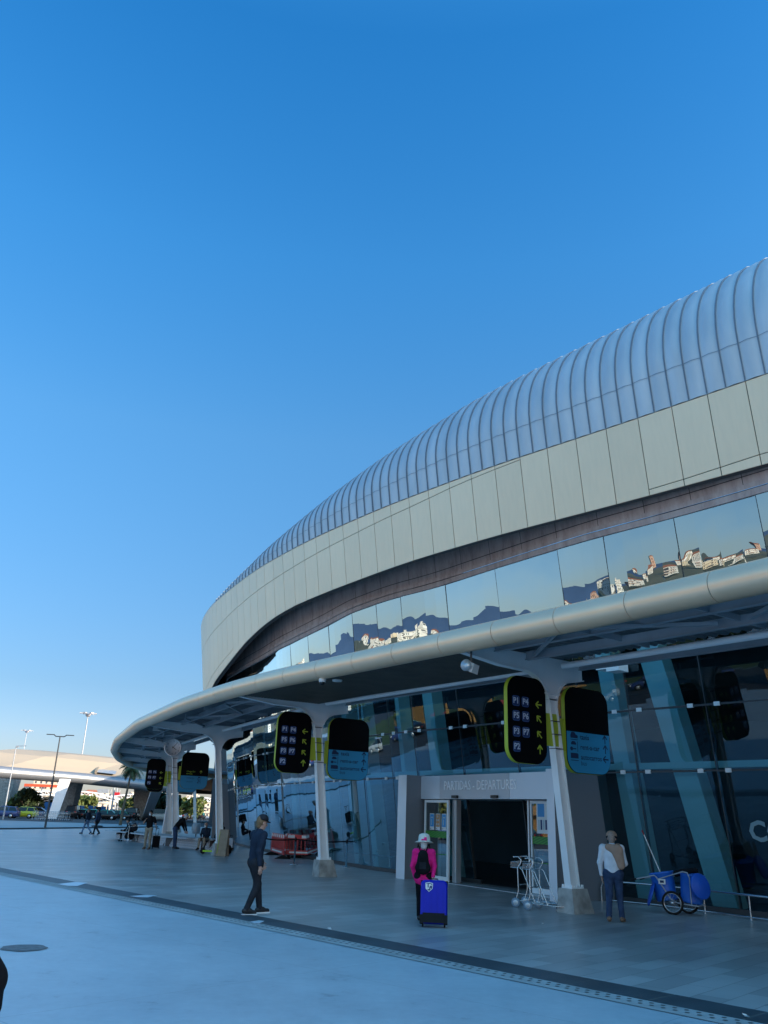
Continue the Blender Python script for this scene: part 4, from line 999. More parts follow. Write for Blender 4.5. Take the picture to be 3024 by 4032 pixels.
    c(j['hipL'], j['hipR'], .105*fat, .105*fat, .05, None, Lg); c(j['pelvis'], j['pelvis']+(j['waist']-j['pelvis'])*.4, .13*fat, .135*fat, .05, sqf, Lg)
    for q in ('L', 'R'): c(j['hip'+q], j['kn'+q], .098*fat, .070, .035, None, Lg); c(j['kn'+q], j['an'+q]+(j['kn'+q]-j['an'+q])*.03, .069, .056, .03, None, Lg)
    blob_obj('trousers', Lg, res, bottom, R)
    for q in ('L', 'R'):
        d = (j['to'+q]-j['an'+q]); S = []; h_ = j['an'+q]+Vector((-d.x*.25, -d.y*.25, -.03*s)); c(h_, j['to'+q], .045, .040, .03, None, S); c(j['an'+q], j['an'+q]+(j['to'+q]-j['an'+q])*.4, .045, .045, .03, None, S)
        sh = blob_obj('shoe', S, min(res, .011), shoe, R)
        if sole:
            mb = MB(); dd = Vector((d.x, d.y, 0)).normalized(); c0 = (h_+j['to'+q])/2; mb.beam((h_.x-dd.x*.04, h_.y-dd.y*.04, min(h_.z, j['to'+q].z)-.035*s), (j['to'+q].x+dd.x*.04, j['to'+q].y+dd.y*.04, j['to'+q].z-.03*s), .09, .024); so_ = mb.build('sole', sole, sh)
    if hair:
        Hh = []; c(hp(0, -.03, .05), hp(0, .0, .065), .098, .092, .03, (rt, .86), Hh); c(hp(0, -.05, -.0), hp(0, -.06, -.05 if not hairlong else -.1), .08, .06 if not hairlong else .075, .03, (rt, .95), Hh)
        blob_obj('hair', Hh, res, hair, R)
    if mask: Mk = []; c(hp(0, .075, -.04), hp(0, .08, -.06), .052, .045, .02, None, Mk); blob_obj('face_mask', Mk, res, 'mask_white', R)
    Th = frame(hp(0, 0, .075 if hat == 'cap' else .05), rt, fwh, upv)
    if hat == 'cap':
        mb = MB(); mb.lathe([(.108, -.02), (.112, .01), (.10, .05), (.07, .083), (.03, .098), (0, .10)], 20, Th)
        pts = [(.095*math.cos(a), .06+.115*math.sin(a)) for a in np.linspace(-.1, math.pi+.1, 12)]
        mb.prism(pts, Th @ Matrix.Translation((0, .0, -.02)) @ Matrix.Rotation(R_(-8), 4, 'X'), .01); mb.build('cap', 'cloth_dark', R)
    if hat == 'tancap':
        mb = MB(); mb.lathe([(.108, -.03), (.116, .01), (.11, .05), (.085, .09), (.04, .112), (0, .115)], 20, Th)
        pts = [(.09*math.cos(a), .06+.10*math.sin(a)) for a in np.linspace(-.1, math.pi+.1, 12)]
        mb.prism(pts, Th @ Matrix.Translation((0, .0, -.02)), .01); k_ = mb.build('cap', 'cloth_tan', R); mb = MB(); mb.lathe([(.112, -.032), (.115, -.03), (.115, -.005), (.112, -.003)], 20, Th); mb.build('cap_band', 'cloth_black', k_)
    if hat == 'straw':
        mb = MB(); mb.lathe([(.19, -.05), (.155, -.03), (.118, -.02), (.114, .06), (.10, .10), (.05, .12), (0, .122)], 26, Th); hh = mb.build('sun_hat', 'straw', R)
        mb = MB(); mb.box((.03, -.12, .01), (.05, .02, .06), Th); mb.box((-.02, -.12, -.005), (.06, .02, .025), Th); mb.build('hat_ribbon', 'cloth_pink', hh)
    R['_s'] = s
    return R
def face(a, b): return math.atan2(-(b[0]-a[0]), b[1]-a[1])       # rz that turns local +Y from a towards b
# man in cap walking to the right
P0 = G(990, 3600)
person('person in a dark cap and navy jumper walking across the walkway', P0, R_(-58), 1.79,
       dict(pelvis=(0, 0, .95), waist=(0, .0, 1.08), chest=(0, .02, 1.28), neck=(0, .03, 1.46), head=(0, .075, 1.62), shL=(-.20, .01, 1.41), shR=(.20, .03, 1.41),
            elL=(-.25, .06, 1.12), wrL=(-.23, .22, .90), elR=(.25, -.06, 1.12), wrR=(.25, -.02, .86),
            knL=(-.10, .13, .52), anL=(-.10, .20, .09), toL=(-.11, .38, .045), knR=(.10, .02, .50), anR=(.10, -.16, .10), toR=(.11, .01, .04)),
       'cloth_navy', 'cloth_dark', 'shoe_dark', hair='hair_brown', hairlong=False, hat='cap', res=.0095, sole='sole_white', fat=1.14)
# woman in pink with the hat
P1 = G(1665, 3628)
wom = person('person in a pink jacket and white sun hat walking away with a suitcase', P1, R_(-6), 1.53,
       dict(elR=(.24, -.06, 1.14), wrR=(.215, -.16, .90), elL=(-.25, .0, 1.12), wrL=(-.20, .08, .88), knL=(-.09, .1, .52), anL=(-.09, .12, .09), toL=(-.1, .29, .035), knR=(.09, .04, .5), anR=(.09, -.12, .1), toR=(.1, .05, .03)),
       'cloth_pink', 'cloth_black', 'shoe_dark', 'skin_pale', 'hair_grey', True, 'straw', res=.0095, fat=1.12, coat=.55)
def backpack(loc, rz, s=1., label='small black backpack worn by the person in pink'):
    B_ = thing('backpack', label, 'backpack', loc, rz); Pk = []
    Pk.append(((0, 0, .09), (0, .0, .30), .135*s, .10*s, .05, ((0, 1, 0), .55))); Pk.append(((-.07, 0, .07), (.07, 0, .07), .08, .08, .05, ((0, 1, 0), .8)))
    blob_obj('bag', Pk, .011, 'cloth_black', B_)
    mb = MB()
    for q in (-1, 1): mb.tube([(q*.05, .04, .36), (q*.09, .10, .47), (q*.11, .18, .50), (q*.12, .26, .44)], .012, 6)
    mb.build('strap', 'cloth_black', B_)
    mb = MB(); mb.tube([(-.03, 0, .36), (-.02, -.01, .42), (.02, -.01, .42), (.03, 0, .36)], .007, 6); mb.build('handle', 'cloth_black', B_)
    mb = MB(); mb.box((0, -.078, .12), (.13, .02, .12)); mb.build('pocket', 'cloth_dark', B_)
    return B_
fwd = Vector((math.sin(R_(6)), math.cos(R_(6)), 0))
backpack(P1-fwd*.16+Vector((-.01, 0, .88)), R_(-6))
# man in white shirt with a tan sweater over the shoulder
P2 = G(2425, 3630)
p2 = person('person in a pale blue shirt, tan sweater over one shoulder and jeans, seen from behind', P2, R_(-20), 1.75,
       dict(chest=(0, .02, 1.28), neck=(0, .045, 1.45), head=(0, .10, 1.59), elL=(-.26, -.02, 1.12), wrL=(-.24, .03, .86), elR=(.25, .02, 1.12), wrR=(.15, .20, 1.02), knL=(-.10, -.02, .5), anL=(-.12, -.10, .09), toL=(-.13, .07, .035), knR=(.10, .06, .5), anR=(.13, .02, .085), toR=(.15, .19, .035)),
       'cloth_white', 'denim', 'shoe_tan', 'skin', 'hair_short', False, 'tancap', res=.0095, fat=1.1)
Sw = []; s_ = 1.0
Sw += [((-.06, -.095, 1.43), (.12, -.115, 1.37), .07, .11, .05, ((0, 1, 0), .5)), ((.12, -.115, 1.37), (.18, -.10, 1.08), .115, .08, .04, ((0, 1, 0), .5)), ((.10, -.125, 1.30), (.17, -.115, 1.16), .07, .05, .04, ((0, 1, 0), .5)), ((.13, .02, 1.44), (.17, .10, 1.32), .06, .05, .04), ((.13, -.06, 1.45), (.13, .02, 1.45), .055, .055, .04)]
blob_obj('sweater', Sw, .0105, 'cloth_tan', p2)
# the two people walking together far left
F1 = G(337, 3284); F2 = G(352, 3286)
person('walker in pale jeans, one of two crossing the far plaza', F1, R_(75), 1.70, dict(knL=(-.09, .16, .52), anL=(-.09, .28, .09), toL=(-.1, .45, .05), knR=(.09, -.04, .5), anR=(.09, -.36, .16), toR=(.1, -.24, .05)), 'cloth_navy', 'denim_pale', res=.016, hair='hair_brown')
person('walker in dark trousers, one of two crossing the far plaza', F2+Vector((.4, .1, 0)), R_(75), 1.76, dict(knL=(-.09, -.02, .5), anL=(-.09, -.33, .14), toL=(-.1, -.2, .05), knR=(.09, .15, .52), anR=(.09, .24, .09), toR=(.1, .41, .05)), 'denim', 'cloth_dark', res=.016, hair='hair_dark')
# standing man in black t-shirt with mask
P3 = G(577, 3344)
person('person in black t-shirt, khaki trousers and white mask standing by a black suitcase', P3, R_(172), 1.78, dict(elL=(-.32, .02, 1.14), wrL=(-.42, .16, 1.00), elR=(.27, .10, 1.18), wrR=(.13, .24, 1.32)), 'cloth_black', 'khaki', 'shoe_tan', 'skin', 'hair_dark', mask=True, sleeve='short', res=.014)
# man bending over luggage
P4 = G(688, 3342)
person('person in a black jacket and dark jeans bending forward over the bench', P4, R_(-62), 1.80, dict(pelvis=(0, -.08, .95), waist=(0, -.0, 1.07), chest=(0, .15, 1.24), neck=(0, .30, 1.37), head=(0, .42, 1.46), shL=(-.18, .25, 1.33), shR=(.18, .25, 1.33), elL=(-.2, .34, 1.06), elR=(.2, .36, 1.06), wrL=(-.15, .44, .84), wrR=(.16, .45, .84), hipL=(-.095, -.08, .92), hipR=(.095, -.08, .92), knL=(-.1, -.04, .5), knR=(.1, -.03, .5)), 'cloth_black', 'denim', 'shoe_dark', 'skin', 'hair_grey', res=.014)
def sit(dx=0.): return dict(pelvis=(0, 0, .50), waist=(0, .01, .63), chest=(0, .05, .83), neck=(0, .09, 1.0), head=(0, .14, 1.15), shL=(-.18, .05, .95), shR=(.18, .05, .95), elL=(-.23, .12, .70), elR=(.23, .12, .70),
    wrL=(-.10, .32, .60), wrR=(.10, .32, .60), hipL=(-.09, .02, .47), hipR=(.09, .02, .47), knL=(-.13, .44, .49), knR=(.13, .44, .49), anL=(-.14, .42, .09), anR=(.12, .52, .09), toL=(-.15, .58, .035), toR=(.13, .68, .035))
P5 = G(795, 3349)
person('seated person in a dark blue jacket and white mask on the tiled bench', Vector((P5.x+.05, P5.y+.45, .02)), R_(165), 1.76, sit(), 'cloth_navy', 'khaki', 'shoe_dark', 'skin', None, mask=True, res=.014, fat=1.05)
P6 = G(868, 3325)
person('person seated behind the third column, looking down', Vector((P6.x, P6.y+.6, 0)), R_(120), 1.70, sit(), 'cloth_dark', 'cloth_dark', 'shoe_dark', 'skin', 'hair_dark', res=.015)
P7 = G(480, 3309)
s7 = sit(); s7.update(knR=(.10, .45, .56), anR=(-.10, .55, .42), toR=(-.16, .70, .38))
person('person in black seated with crossed legs beside a luggage trolley', Vector((P7.x+.3, P7.y+.2, 0)), R_(100), 1.70, s7, 'cloth_black', 'cloth_black', 'shoe_dark', 'skin', 'hair_dark', res=.015)
# person hidden behind the left portal pillar: only a leg and a shoe show
P8 = PP(-2.12, .35, 0)
person('person in black standing behind the grey door pillar, only an arm and shoe showing', Vector((P8.x+.12, P8.y+.1, 0)), R_(120), 1.72, None, 'cloth_black', 'cloth_black', 'shoe_dark', 'skin', 'hair_dark', res=.015)
# close person at the left edge of the frame, mostly outside it
nq = at(25, 3800, 3.6)
person('person in a black sleeve cut off by the left edge of the photo', Vector((nq.x-.35, nq.y-.02, .0)), R_(0), 1.76, dict(shR=(.20, -.02, 1.42), elR=(.315, -.03, 1.26), wrR=(.285, .10, 1.14), elL=(-.27, .05, 1.15), wrL=(-.1, .25, 1.1)), 'cloth_black', 'cloth_dark', 'shoe_dark', 'skin_pale', 'hair_dark', res=.0085)

# ================================================================== LUGGAGE
def suitcase(label, loc, rz, w_, h, d, shell, tilt=0., trim='black_rubber', handle_up=0., group=None, detail=False):
    S = thing('suitcase', label, 'suitcase', loc, rz, group); T = Matrix.Rotation(tilt, 4, 'X')
    mb = MB(); n_ = 6; V = []; sec = rrect(w_, h, .06*w_/.45+.02, 5)
    lay = ((-d/2, .90), (-d/2+.03, .98), (0, 1.0), (d/2-.03, .98), (d/2, .90))
    for (y, k) in lay: V += [(x*k, y, z*k+h/2+.05) for x, z in sec]
    m_ = len(sec); F = [(i*m_+q, i*m_+(q+1) % m_, (i+1)*m_+(q+1) % m_, (i+1)*m_+q) for i in range(len(lay)-1) for q in range(m_)]+[tuple(range(m_)), tuple(reversed(range((len(lay)-1)*m_, len(lay)*m_)))]
    mb.mesh(V, F, 0, False, T)
    if detail:
        for x in (-w_*.34, -w_*.12, w_*.12, w_*.34): mb.box((x, -d/2-.004, h*.52+.05), (.022, .012, h*.55), T)
    mb.build('shell', shell, S)
    mb = MB(); mb.beam(T @ Vector((0, 0, h+.045)), T @ Vector((0, 0, .05)), w_+.004, .012, (0, 1, 0)); 
    if detail: mb.box((0, -d/2-.0, .05+h*.13), (w_*.80, .03, h*.22), T)
    for x in (-1, 1): mb.box((x*w_*.44, -d*.2, .05+h*.1), (w_*.13, d*.7, h*.2), T)
    mb.build('trim', trim, S)
    for x in (-1, 1):
        for y in (-1, 1):
            mb = MB(); mb.lathe([(.0, -.012), (.025, -.012), (.025, .012), (0, .012)], 12, T @ Matrix.Translation((x*w_*.40, y*d*.33, .025)) @ Matrix.Rotation(R_(90), 4, 'Y')); mb.build('wheel', 'black_rubber', S)
    mb = MB(); mb.tube([(-.07, 0, h+.045), (-.06, 0, h+.075), (.06, 0, h+.075), (.07, 0, h+.045)], .011, 6, T=T)
    if handle_up:
        for x in (-.07, .07): mb.tube([(x, d*.35, h+.04), (x, d*.35, h+handle_up)], .008, 6, T=T)
        mb.tube([(-.08, d*.35, h+handle_up), (.08, d*.35, h+handle_up)], .014, 6, T=T)
    mb.build('handle', trim, S)
    return S, T
mat('blue_shell', (.003, .012, .40), .45, 0, .05, 4, spec=.25); mat('grey_shell', (.35, .42, .5), .4)
P = G(1705, 3652); S, T = suitcase('large shiny blue hard suitcase with a white shield emblem pulled by the person in pink', (P.x+.01, P.y+.0, 0), R_(-6), .50, .74, .30, 'blue_shell', R_(-10), handle_up=.0, detail=True)
Te = T @ frame((-.09, -.158, .66), (1, 0, 0), (0, 0, 1), (0, -1, 0))
mb = MB()
sh = lambda k, y0: [(-.07*k, .065*k), (0, .078*k), (.07*k, .065*k), (.065*k, -.03*k), (0, -.085*k), (-.065*k, -.03*k)]
mb.prism(sh(1, 0), Te, .003, 0); mb.prism(sh(.84, 0), Te @ Matrix.Translation((0, 0, .003)), .002, 1)
V, F = text_geo('LR', .10, 0, .010); mb.mesh(V, F, 0, False, Te @ Matrix.Translation((0, .0, .0065)))
mb.build('shield_emblem', ['white_plastic', 'sign_box'], S)
P = G(611, 3342); suitcase('small black upright suitcase beside the person in the black t-shirt', P, R_(10), .36, .55, .24, 'cloth_black', 0, handle_up=.4)
P = G(733, 3297); suitcase('black suitcase standing on the tiled bench by the bending person', (P.x-.3, P.y-2.0, .50), R_(0), .36, .52, .24, 'cloth_black', 0)
P = G(903, 3350); suitcase('pale grey hard suitcase behind the third column', P, R_(-10), .40, .56, .25, 'grey_shell', 0, handle_up=.15)
def softbag(label, loc, r, m, cat='bag'):
    B_ = thing(cat, label, cat, loc); blob_obj('sack', [((0, 0, r*.8), (.05, 0, r*1.1), r, r*.8, .05, ((0, 1, 0), .8)), ((-.1, 0, r*.6), (.1, 0, r*.6), r*.7, r*.7, .05)], .016, m, B_)
    mb = MB(); mb.tube([(-.08, 0, r*1.9), (-.05, 0, r*2.25), (.05, 0, r*2.25), (.08, 0, r*1.9)], .012, 6); mb.build('handle', m, B_); return B_
P = G(890, 3362); softbag('round black bag on the ground by the leaning board', P, .22, 'cloth_black')
P = G(838, 3300); softbag('pale plastic bag on the bench beside the seated person in the mask', (P.x+.9, P.y-4.2, .50), .24, mat('bag_pale', (.5, .45, .45), .5))

# ================================================================== LUGGAGE TROLLEYS
def trolley(label, group, loc, rz, seg=8):
    T_ = thing('luggage_trolley', label, 'luggage trolley', loc, rz, group)      # local +y is the front platform
    mb = MB(); r = .013
    for x in (-.27, .27):
        mb.tube([(x, -.34, 1.02), (x, -.24, 1.03), (x, -.17, .97), (x, -.18, .90), (x, -.25, .80), (x, -.24, .34), (x, -.30, .14)], r, seg)
        mb.tube([(x*.98, -.20, .80), (x*.98, -.15, .76), (x*.96, .12, .12)], r, seg)
    mb.tube([(-.27, -.34, 1.02), (.27, -.34, 1.02)], r*1.1, seg); mb.tube([(-.26, -.24, .45), (.26, -.24, .45)], r*.8, seg)
    mb.build('frame', 'chrome', T_)
    mb = MB(); mb.tube([(-.26, -.22, .14), (-.24, .2, .12), (-.12, .62, .11), (.12, .62, .11), (.24, .2, .12), (.26, -.22, .14)], r, seg)
    for y in (-.1, .1, .3, .48): mb.tube([(-.25+max(0, y-.2)*.28, y, .12), (.25-max(0, y-.2)*.28, y, .12)], r*.7, seg)
    mb.build('platform', 'chrome', T_)
    mb = MB()
    for z in (.80, .92): mb.tube([(-.25, -.20, z), (-.25, -.42+.08*(z-.8), z), (.25, -.42+.08*(z-.8), z), (.25, -.20, z)], .007, 6, closed=True)
    for k in range(11):
        x = -.25+.05*k; mb.tube([(x, -.42, .80), (x, -.41, .92)], .004, 4); mb.tube([(x, -.42, .80), (x, -.2, .80)], .003, 4)
    mb.build('basket', 'chrome', T_)
    for x in (-.29, .29):
        mb = MB(); Tw = Matrix.Translation((x, -.30, .10)) @ Matrix.Rotation(R_(90), 4, 'Y')
        mb.lathe([(.06, -.02), (.095, -.018), (.1, 0), (.095, .018), (.06, .02)], 20, Tw); w_ = mb.build('wheel', 'wheel_grey', T_)
        mb = MB(); mb.lathe([(0, -.024), (.05, -.022), (.062, -.016), (.062, .016), (.05, .022), (0, .024)], 16, Tw); mb.build('hub', 'alu', w_)
    for x in (-.08, .08):
        mb = MB(); mb.lathe([(0, -.014), (.05, -.014), (.055, 0), (.05, .014), (0, .014)], 14, Matrix.Translation((x, .56, .055)) @ Matrix.Rotation(R_(90), 4, 'Y')); mb.box((x, .57, .10), (.04, .05, .05)); mb.build('caster', 'black_rubber', T_)
    return T_
mat('wheel_grey', (.2, .28, .36), .6)
q1, q2 = G(2018, 3570), G(2066, 3582)
ta = R_(-122)
t1 = trolley('nearer of two nested steel luggage trolleys beside the concrete column base', 'two steel luggage trolleys by the door', (q2.x+.50, q2.y-.05, 0), ta)
t2 = dup(t1, (q1.x+.50, q1.y-.05, 0), ta+.03, 'rear one of two nested steel luggage trolleys beside the concrete column base')
# long rows of nested trolleys, far plaza
t1.scale = t2.scale = (1.1, 1.1, 1.06)
a0, b0 = G(140, 3229), G(270, 3231); lab = 'steel trolley nested in the long row under the far canopy strut'
far_t = None
for k in range(16):
    f = k/15; p_ = a0.lerp(b0, f); c_ = dup(t1, (p_.x, p_.y, 0), face(a0, b0)); c_['label'] = lab; c_['group'] = 'nested trolleys under the far canopy'
a0, b0 = Vector((-18.6, 84, 0)), Vector((-15.6, 85, 0)); a0 = G(770, 3236); b0 = G(815, 3240)
for k in range(8):
    p_ = a0.lerp(b0, k/7); c_ = dup(t1, (p_.x, p_.y, 0), face(a0, b0)+math.pi/2*0); c_['label'] = 'steel trolley nested in the row behind the seated person'; c_['group'] = 'nested trolleys behind the bench'
P = G(503, 3315); c_ = dup(t1, (P.x, P.y, 0), R_(60)); c_['label'] = 'single luggage trolley loaded with dark bags beside the seated person in black'; del c_['group']
softbag('dark holdall on the single luggage trolley', (P.x+.05, P.y, .16), .26, 'cloth_black')
softbag('black rucksack on top of the holdall on the trolley', (P.x+.2, P.y+.1, .62), .22, 'cloth_dark')

# ================================================================== CLEANING CART
P = G(2655, 3600); Q = G(2745, 3592)
ex = (Q-P).normalized(); cc = (P+Q)/2
P = G(2652, 3603)
CC = thing('cleaning_cart', 'street cleaning cart with two blue barrels and bicycle wheels by the glass front', 'cleaning cart', (P.x+.6*.3+.8*.05, P.y+.8*.3-.6*.05, 0), R_(-37))
mat('barrel_blue', (.012, .13, .55), .4, 0, .08, 3); mat('lid_blue', (.01, .09, .5), .4)
for x, ti, nm in ((-.28, R_(-14), 1), (.27, R_(10), 0)):
    T = Matrix.Translation((x, .05, .26)) @ Matrix.Rotation(ti*.7, 4, 'Y')
    mb = MB(); mb.lathe([(.0, 0), (.22, 0), (.24, .03), (.235, .05), (.25, .3), (.265, .56), (.28, .58), (.28, .62), (.25, .62), (.24, .60)], 28, T); mb.build('barrel', 'barrel_blue', CC)
for x, y, rot, zz, yaw in ((-.60, -.12, R_(-72), .40, R_(24)), (.60, -.24, R_(76), .64, R_(-28))):
    T = Matrix.Translation((x, y, zz)) @ Matrix.Rotation(yaw, 4, 'Z') @ Matrix.Rotation(rot, 4, 'Y')
    mb = MB(); mb.lathe([(0, .03), (.12, .032), (.14, .02), (.25, .02), (.28, 0), (.28, -.02), (.26, -.02), (0, 0)], 30, T); mb.build('barrel_lid', 'lid_blue', CC)
mb = MB(); blobP = [((.1, .05, .90), (.42, .05, .95), .05, .06, .04), ((.0, .0, .86), (.2, .1, .92), .07, .06, .04)]
blob_obj('bin_bag', blobP, .012, 'cloth_black', CC)
for y in (-.30, .34):
    T = Matrix.Translation((-.05 if y < 0 else .10, y, .25)) @ Matrix.Rotation(R_(90), 4, 'X')
    mb = MB(); mb.tube([(.225*math.cos(a), .225*math.sin(a), 0) for a in np.linspace(0, 2*math.pi, 28, endpoint=False)], .027, 8, closed=True, T=T); wv_ = mb.build('wheel', 'black_rubber', CC)
    mb = MB(); mb.tube([(.195*math.cos(a), .195*math.sin(a), 0) for a in np.linspace(0, 2*math.pi, 28, endpoint=False)], .009, 6, closed=True, T=T)
    for k in range(14):
        a = 2*math.pi*k/14; mb.tube([(.02*math.cos(a+.6), .02*math.sin(a+.6), .02), (.19*math.cos(a), .19*math.sin(a), 0)], .0025, 4, T=T)
    mb.lathe([(0, -.04), (.03, -.04), (.03, .04), (0, .04)], 12, T); mb.build('rim', 'chrome', wv_)
mb = MB(); r = .014
for y in (-.24, .30):
    mb.tube([(-.95, y, .68), (-.45, y, .80), (-.40, y, .76), (-.10, y, .32), (.05, y, .25), (.5, y, .22)], r, 8)
    mb.tube([(-.38, y, .72), (.22, y, .92), (.32, y, .90), (.36, y, .8), (.36, y, .24)], r, 8)
mb.tube([(.5, -.24, .22), (.5, .30, .22)], r, 8); mb.tube([(-.05, -.3, .25), (.10, .34, .25)], .012, 8)
mb.build('frame', 'grey_steel', CC)
mb = MB()
for y in (-.24, .30): mb.tube([(-1.0, y, .67), (-.88, y, .70)], .022, 8)
mb.build('grip', 'black_rubber', CC)
mb = MB(); mb.box((-.27, -.262, .68), (.16, .012, .11)); mb.box((-.27, -.27, .68), (.09, .006, .05), None, 1); mb.build('plate', ['white_plastic', 'navy_print'], CC)
BR = thing('broom', 'white broom handle with a red grip standing in the cleaning cart', 'broom', CC.location+Vector((-.30, .12, 0)))
mb = MB(); mb.tube([(.12, .05, .5), (-.36, .02, 1.68)], .013, 8); mb.build('handle', 'white_plastic', BR)
mb = MB(); mb.tube([(-.36, .02, 1.68), (-.40, .02, 1.78)], .016, 8); mb.build('grip', mat('red_grip', (.4, .03, .03), .5), BR)
mb = MB(); mb.box((.14, .05, .47), (.3, .06, .1)); mb.build('broom_head', 'lid_blue', BR)

# ================================================================== RED BARRIERS, BELT POSTS
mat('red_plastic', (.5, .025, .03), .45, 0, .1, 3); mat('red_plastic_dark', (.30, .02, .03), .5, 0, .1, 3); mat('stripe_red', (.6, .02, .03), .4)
def barrier(label, a, b, m='red_plastic'):
    a, b = Vector((a[0], a[1], 0)), Vector((b[0], b[1], 0)); L_ = (b-a).length; d = (b-a).normalized()
    B_ = thing('barrier', label, 'barrier', a, math.atan2(d.y, d.x), 'red plastic barriers by the second column')
    mb = MB(); H_ = 1.0
    mb.box((L_/2, 0, .90), (L_, .05, .18)); mb.box((L_/2, 0, .26), (L_, .05, .18)); mb.box((.04, 0, .58), (.08, .05, .44)); mb.box((L_-.04, 0, .58), (.08, .05, .44))
    k = max(2, int(L_/.16)); 
    for i in range(1, k): mb.box((L_*i/k, 0, .58), (.035 if L_ < 1.4 else .055, .04, .44))
    mb.build('panel', m, B_)
    mb = MB(); n_ = max(2, int(L_/.28))
    for i in range(n_): mb.box((.06+(L_-.12)*(i+.5)/n_, -.0, .91), ((L_-.12)/n_-.004, .06, .12), None, i % 2)
    mb.build('reflective_strip', ['white_plastic', 'stripe_red'], B_)
    mb = MB(); mb.box((L_/2, 0, .26), (L_*.75, .06, .07), None, 0); mb.build('lower_strip', 'white_plastic', B_)
    for x in (.15, L_-.15):
        mb = MB(); mb.box((x, 0, .075), (.12, .78, .15), None, 0, (.9, .12)); mb.build('foot', 'black_rubber', B_)
    return B_
ba, bb, bc, bd = G(1066, 3366), G(1116, 3383), G(1122, 3380), G(1243, 3384)
barrier('red slotted plastic barrier standing at an angle, leftmost of the group', ba, bb)
barrier('long red barrier with a striped strip behind the belt post', (bc.x, bc.y), (bd.x, bd.y))
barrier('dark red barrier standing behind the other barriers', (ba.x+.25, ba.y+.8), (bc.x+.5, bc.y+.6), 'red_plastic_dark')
be = G(1300, 3388); barrier('red barrier mostly hidden behind the second column', (bd.x+.1, bd.y+.3), (be.x-.5, be.y+.6))
def post(label, p): 
    S = thing('belt_post', label, 'belt post', (p.x, p.y, 0), 0, 'belt posts in front of the barriers')
    mb = MB(); mb.lathe([(.17, 0), (.17, .02), (.05, .035), (.032, .04), (.032, .86), (.0, .86)], 20); mb.build('pole', 'chrome', S)
    mb = MB(); mb.lathe([(.036, .86), (.036, .98), (.02, 1.0), (0, 1.0)], 16); mb.build('head', 'black_rubber', S); return S
s1, s2, s0 = G(1158, 3405), G(1362, 3415), G(1018, 3398)
A1 = post('steel belt post in front of the long red barrier', s1); A2 = post('steel belt post right of the second column', s2); A0 = post('steel belt post half hidden behind the person in the cap', s0)
def belt(S, a, b):
    mb = MB(); n_ = 8
    for i in range(n_):
        f0, f1 = i/n_, (i+1)/n_; p0 = a.lerp(b, f0); p1 = a.lerp(b, f1)
        mb.beam((p0.x-a.x, p0.y-a.y, .93-.06*math.sin(math.pi*f0)), (p1.x-a.x, p1.y-a.y, .93-.06*math.sin(math.pi*f1)), .006, .05)
    mb.build('belt', 'cloth_black', S)
belt(A1, s1, s2); belt(A0, s0, s1); belt(A2, s2, s2+Vector((1.2, 3.0, 0)))

# ================================================================== BENCH, TOTEM, BOARD, SCOOTER
m, n, L, p = node_mat('bench_tiles', .3)
tc = n.new('ShaderNodeTexCoord'); sp = n.new('ShaderNodeSeparateXYZ'); L.new(tc.outputs['UV'], sp.inputs[0])
def mth(op, a, b=None, v=None):
    q = n.new('ShaderNodeMath'); q.operation = op
    (L.new(a, q.inputs[0]) if not isinstance(a, float) else setattr(q.inputs[0], 'default_value', a))
    if b is not None: (L.new(b, q.inputs[1]) if not isinstance(b, float) else setattr(q.inputs[1], 'default_value', b))
    return q.outputs[0]
cx_ = mth('COSINE', mth('MULTIPLY', sp.outputs[0], 2*math.pi/.22)); cy_ = mth('COSINE', mth('MULTIPLY', sp.outputs[1], 2*math.pi/.24)); pr_ = mth('ADD', cx_, cy_); ab_ = mth('ABSOLUTE', pr_)
rp = ramp(n, [(.0, (.12, .14, .17)), (.16, (.14, .16, .2)), (.22, (.75, .77, .8)), (.6, (.7, .72, .74)), (.68, (.3, .33, .38))]); L.new(ab_, rp.inputs[0]); L.new(rp.outputs[0], p.inputs['Base Color'])
mat('chevron_brown', (.045, .025, .02), .5); mat('bench_top', (.5, .52, .55), .5, 0, .08, 2)
W = [G(455, 3304), G(651, 3331), G(790, 3346), G(845, 3349)]; W = [Vector((w_.x, w_.y, 0)) for w_ in W]
BN = thing('tiled_bench', 'low bench wall clad in patterned white tiles with brown chevrons', 'bench', W[1])
back = Vector((-.25, 1, 0)).normalized()*1.5
def bench_run(a, b):
    mb = MB(); a = a-W[1]; b = b-W[1]; up = Vector((0, 0, .46)); mb.face([a, b, b+up, a+up]); mb.face([b, b+back, b+back+up, b+up]); mb.face([b+back, a+back, a+back+up, b+back+up]); mb.face([a+back, a, a+up, a+back+up])
    o = mb.build('tiled_face', 'bench_tiles', BN); uv = o.data.uv_layers.new(name='uv'); L_ = (b-a).length
    for pi, l in enumerate((L_, 1.5, L_, 1.5)):
        for q, (u_, v_) in enumerate(((0, 0), (l, 0), (l, .46), (0, .46))): uv.data[pi*4+q].uv = (u_, v_)
    mb = MB(); c_ = (a+b)/2+back/2; mb.beam(a+back/2+Vector((0, 0, .49)), b+back/2+Vector((0, 0, .49)), 1.56, .06); mb.build('bench_slab', 'bench_top', BN)
bench_run(W[0], W[1]-(W[1]-W[0]).normalized()*.05); bench_run(W[1]+(W[2]-W[1])*.12, W[2]); bench_run(W[2]+(W[3]-W[2])*.1, W[3]+(W[3]-W[2])*.4)
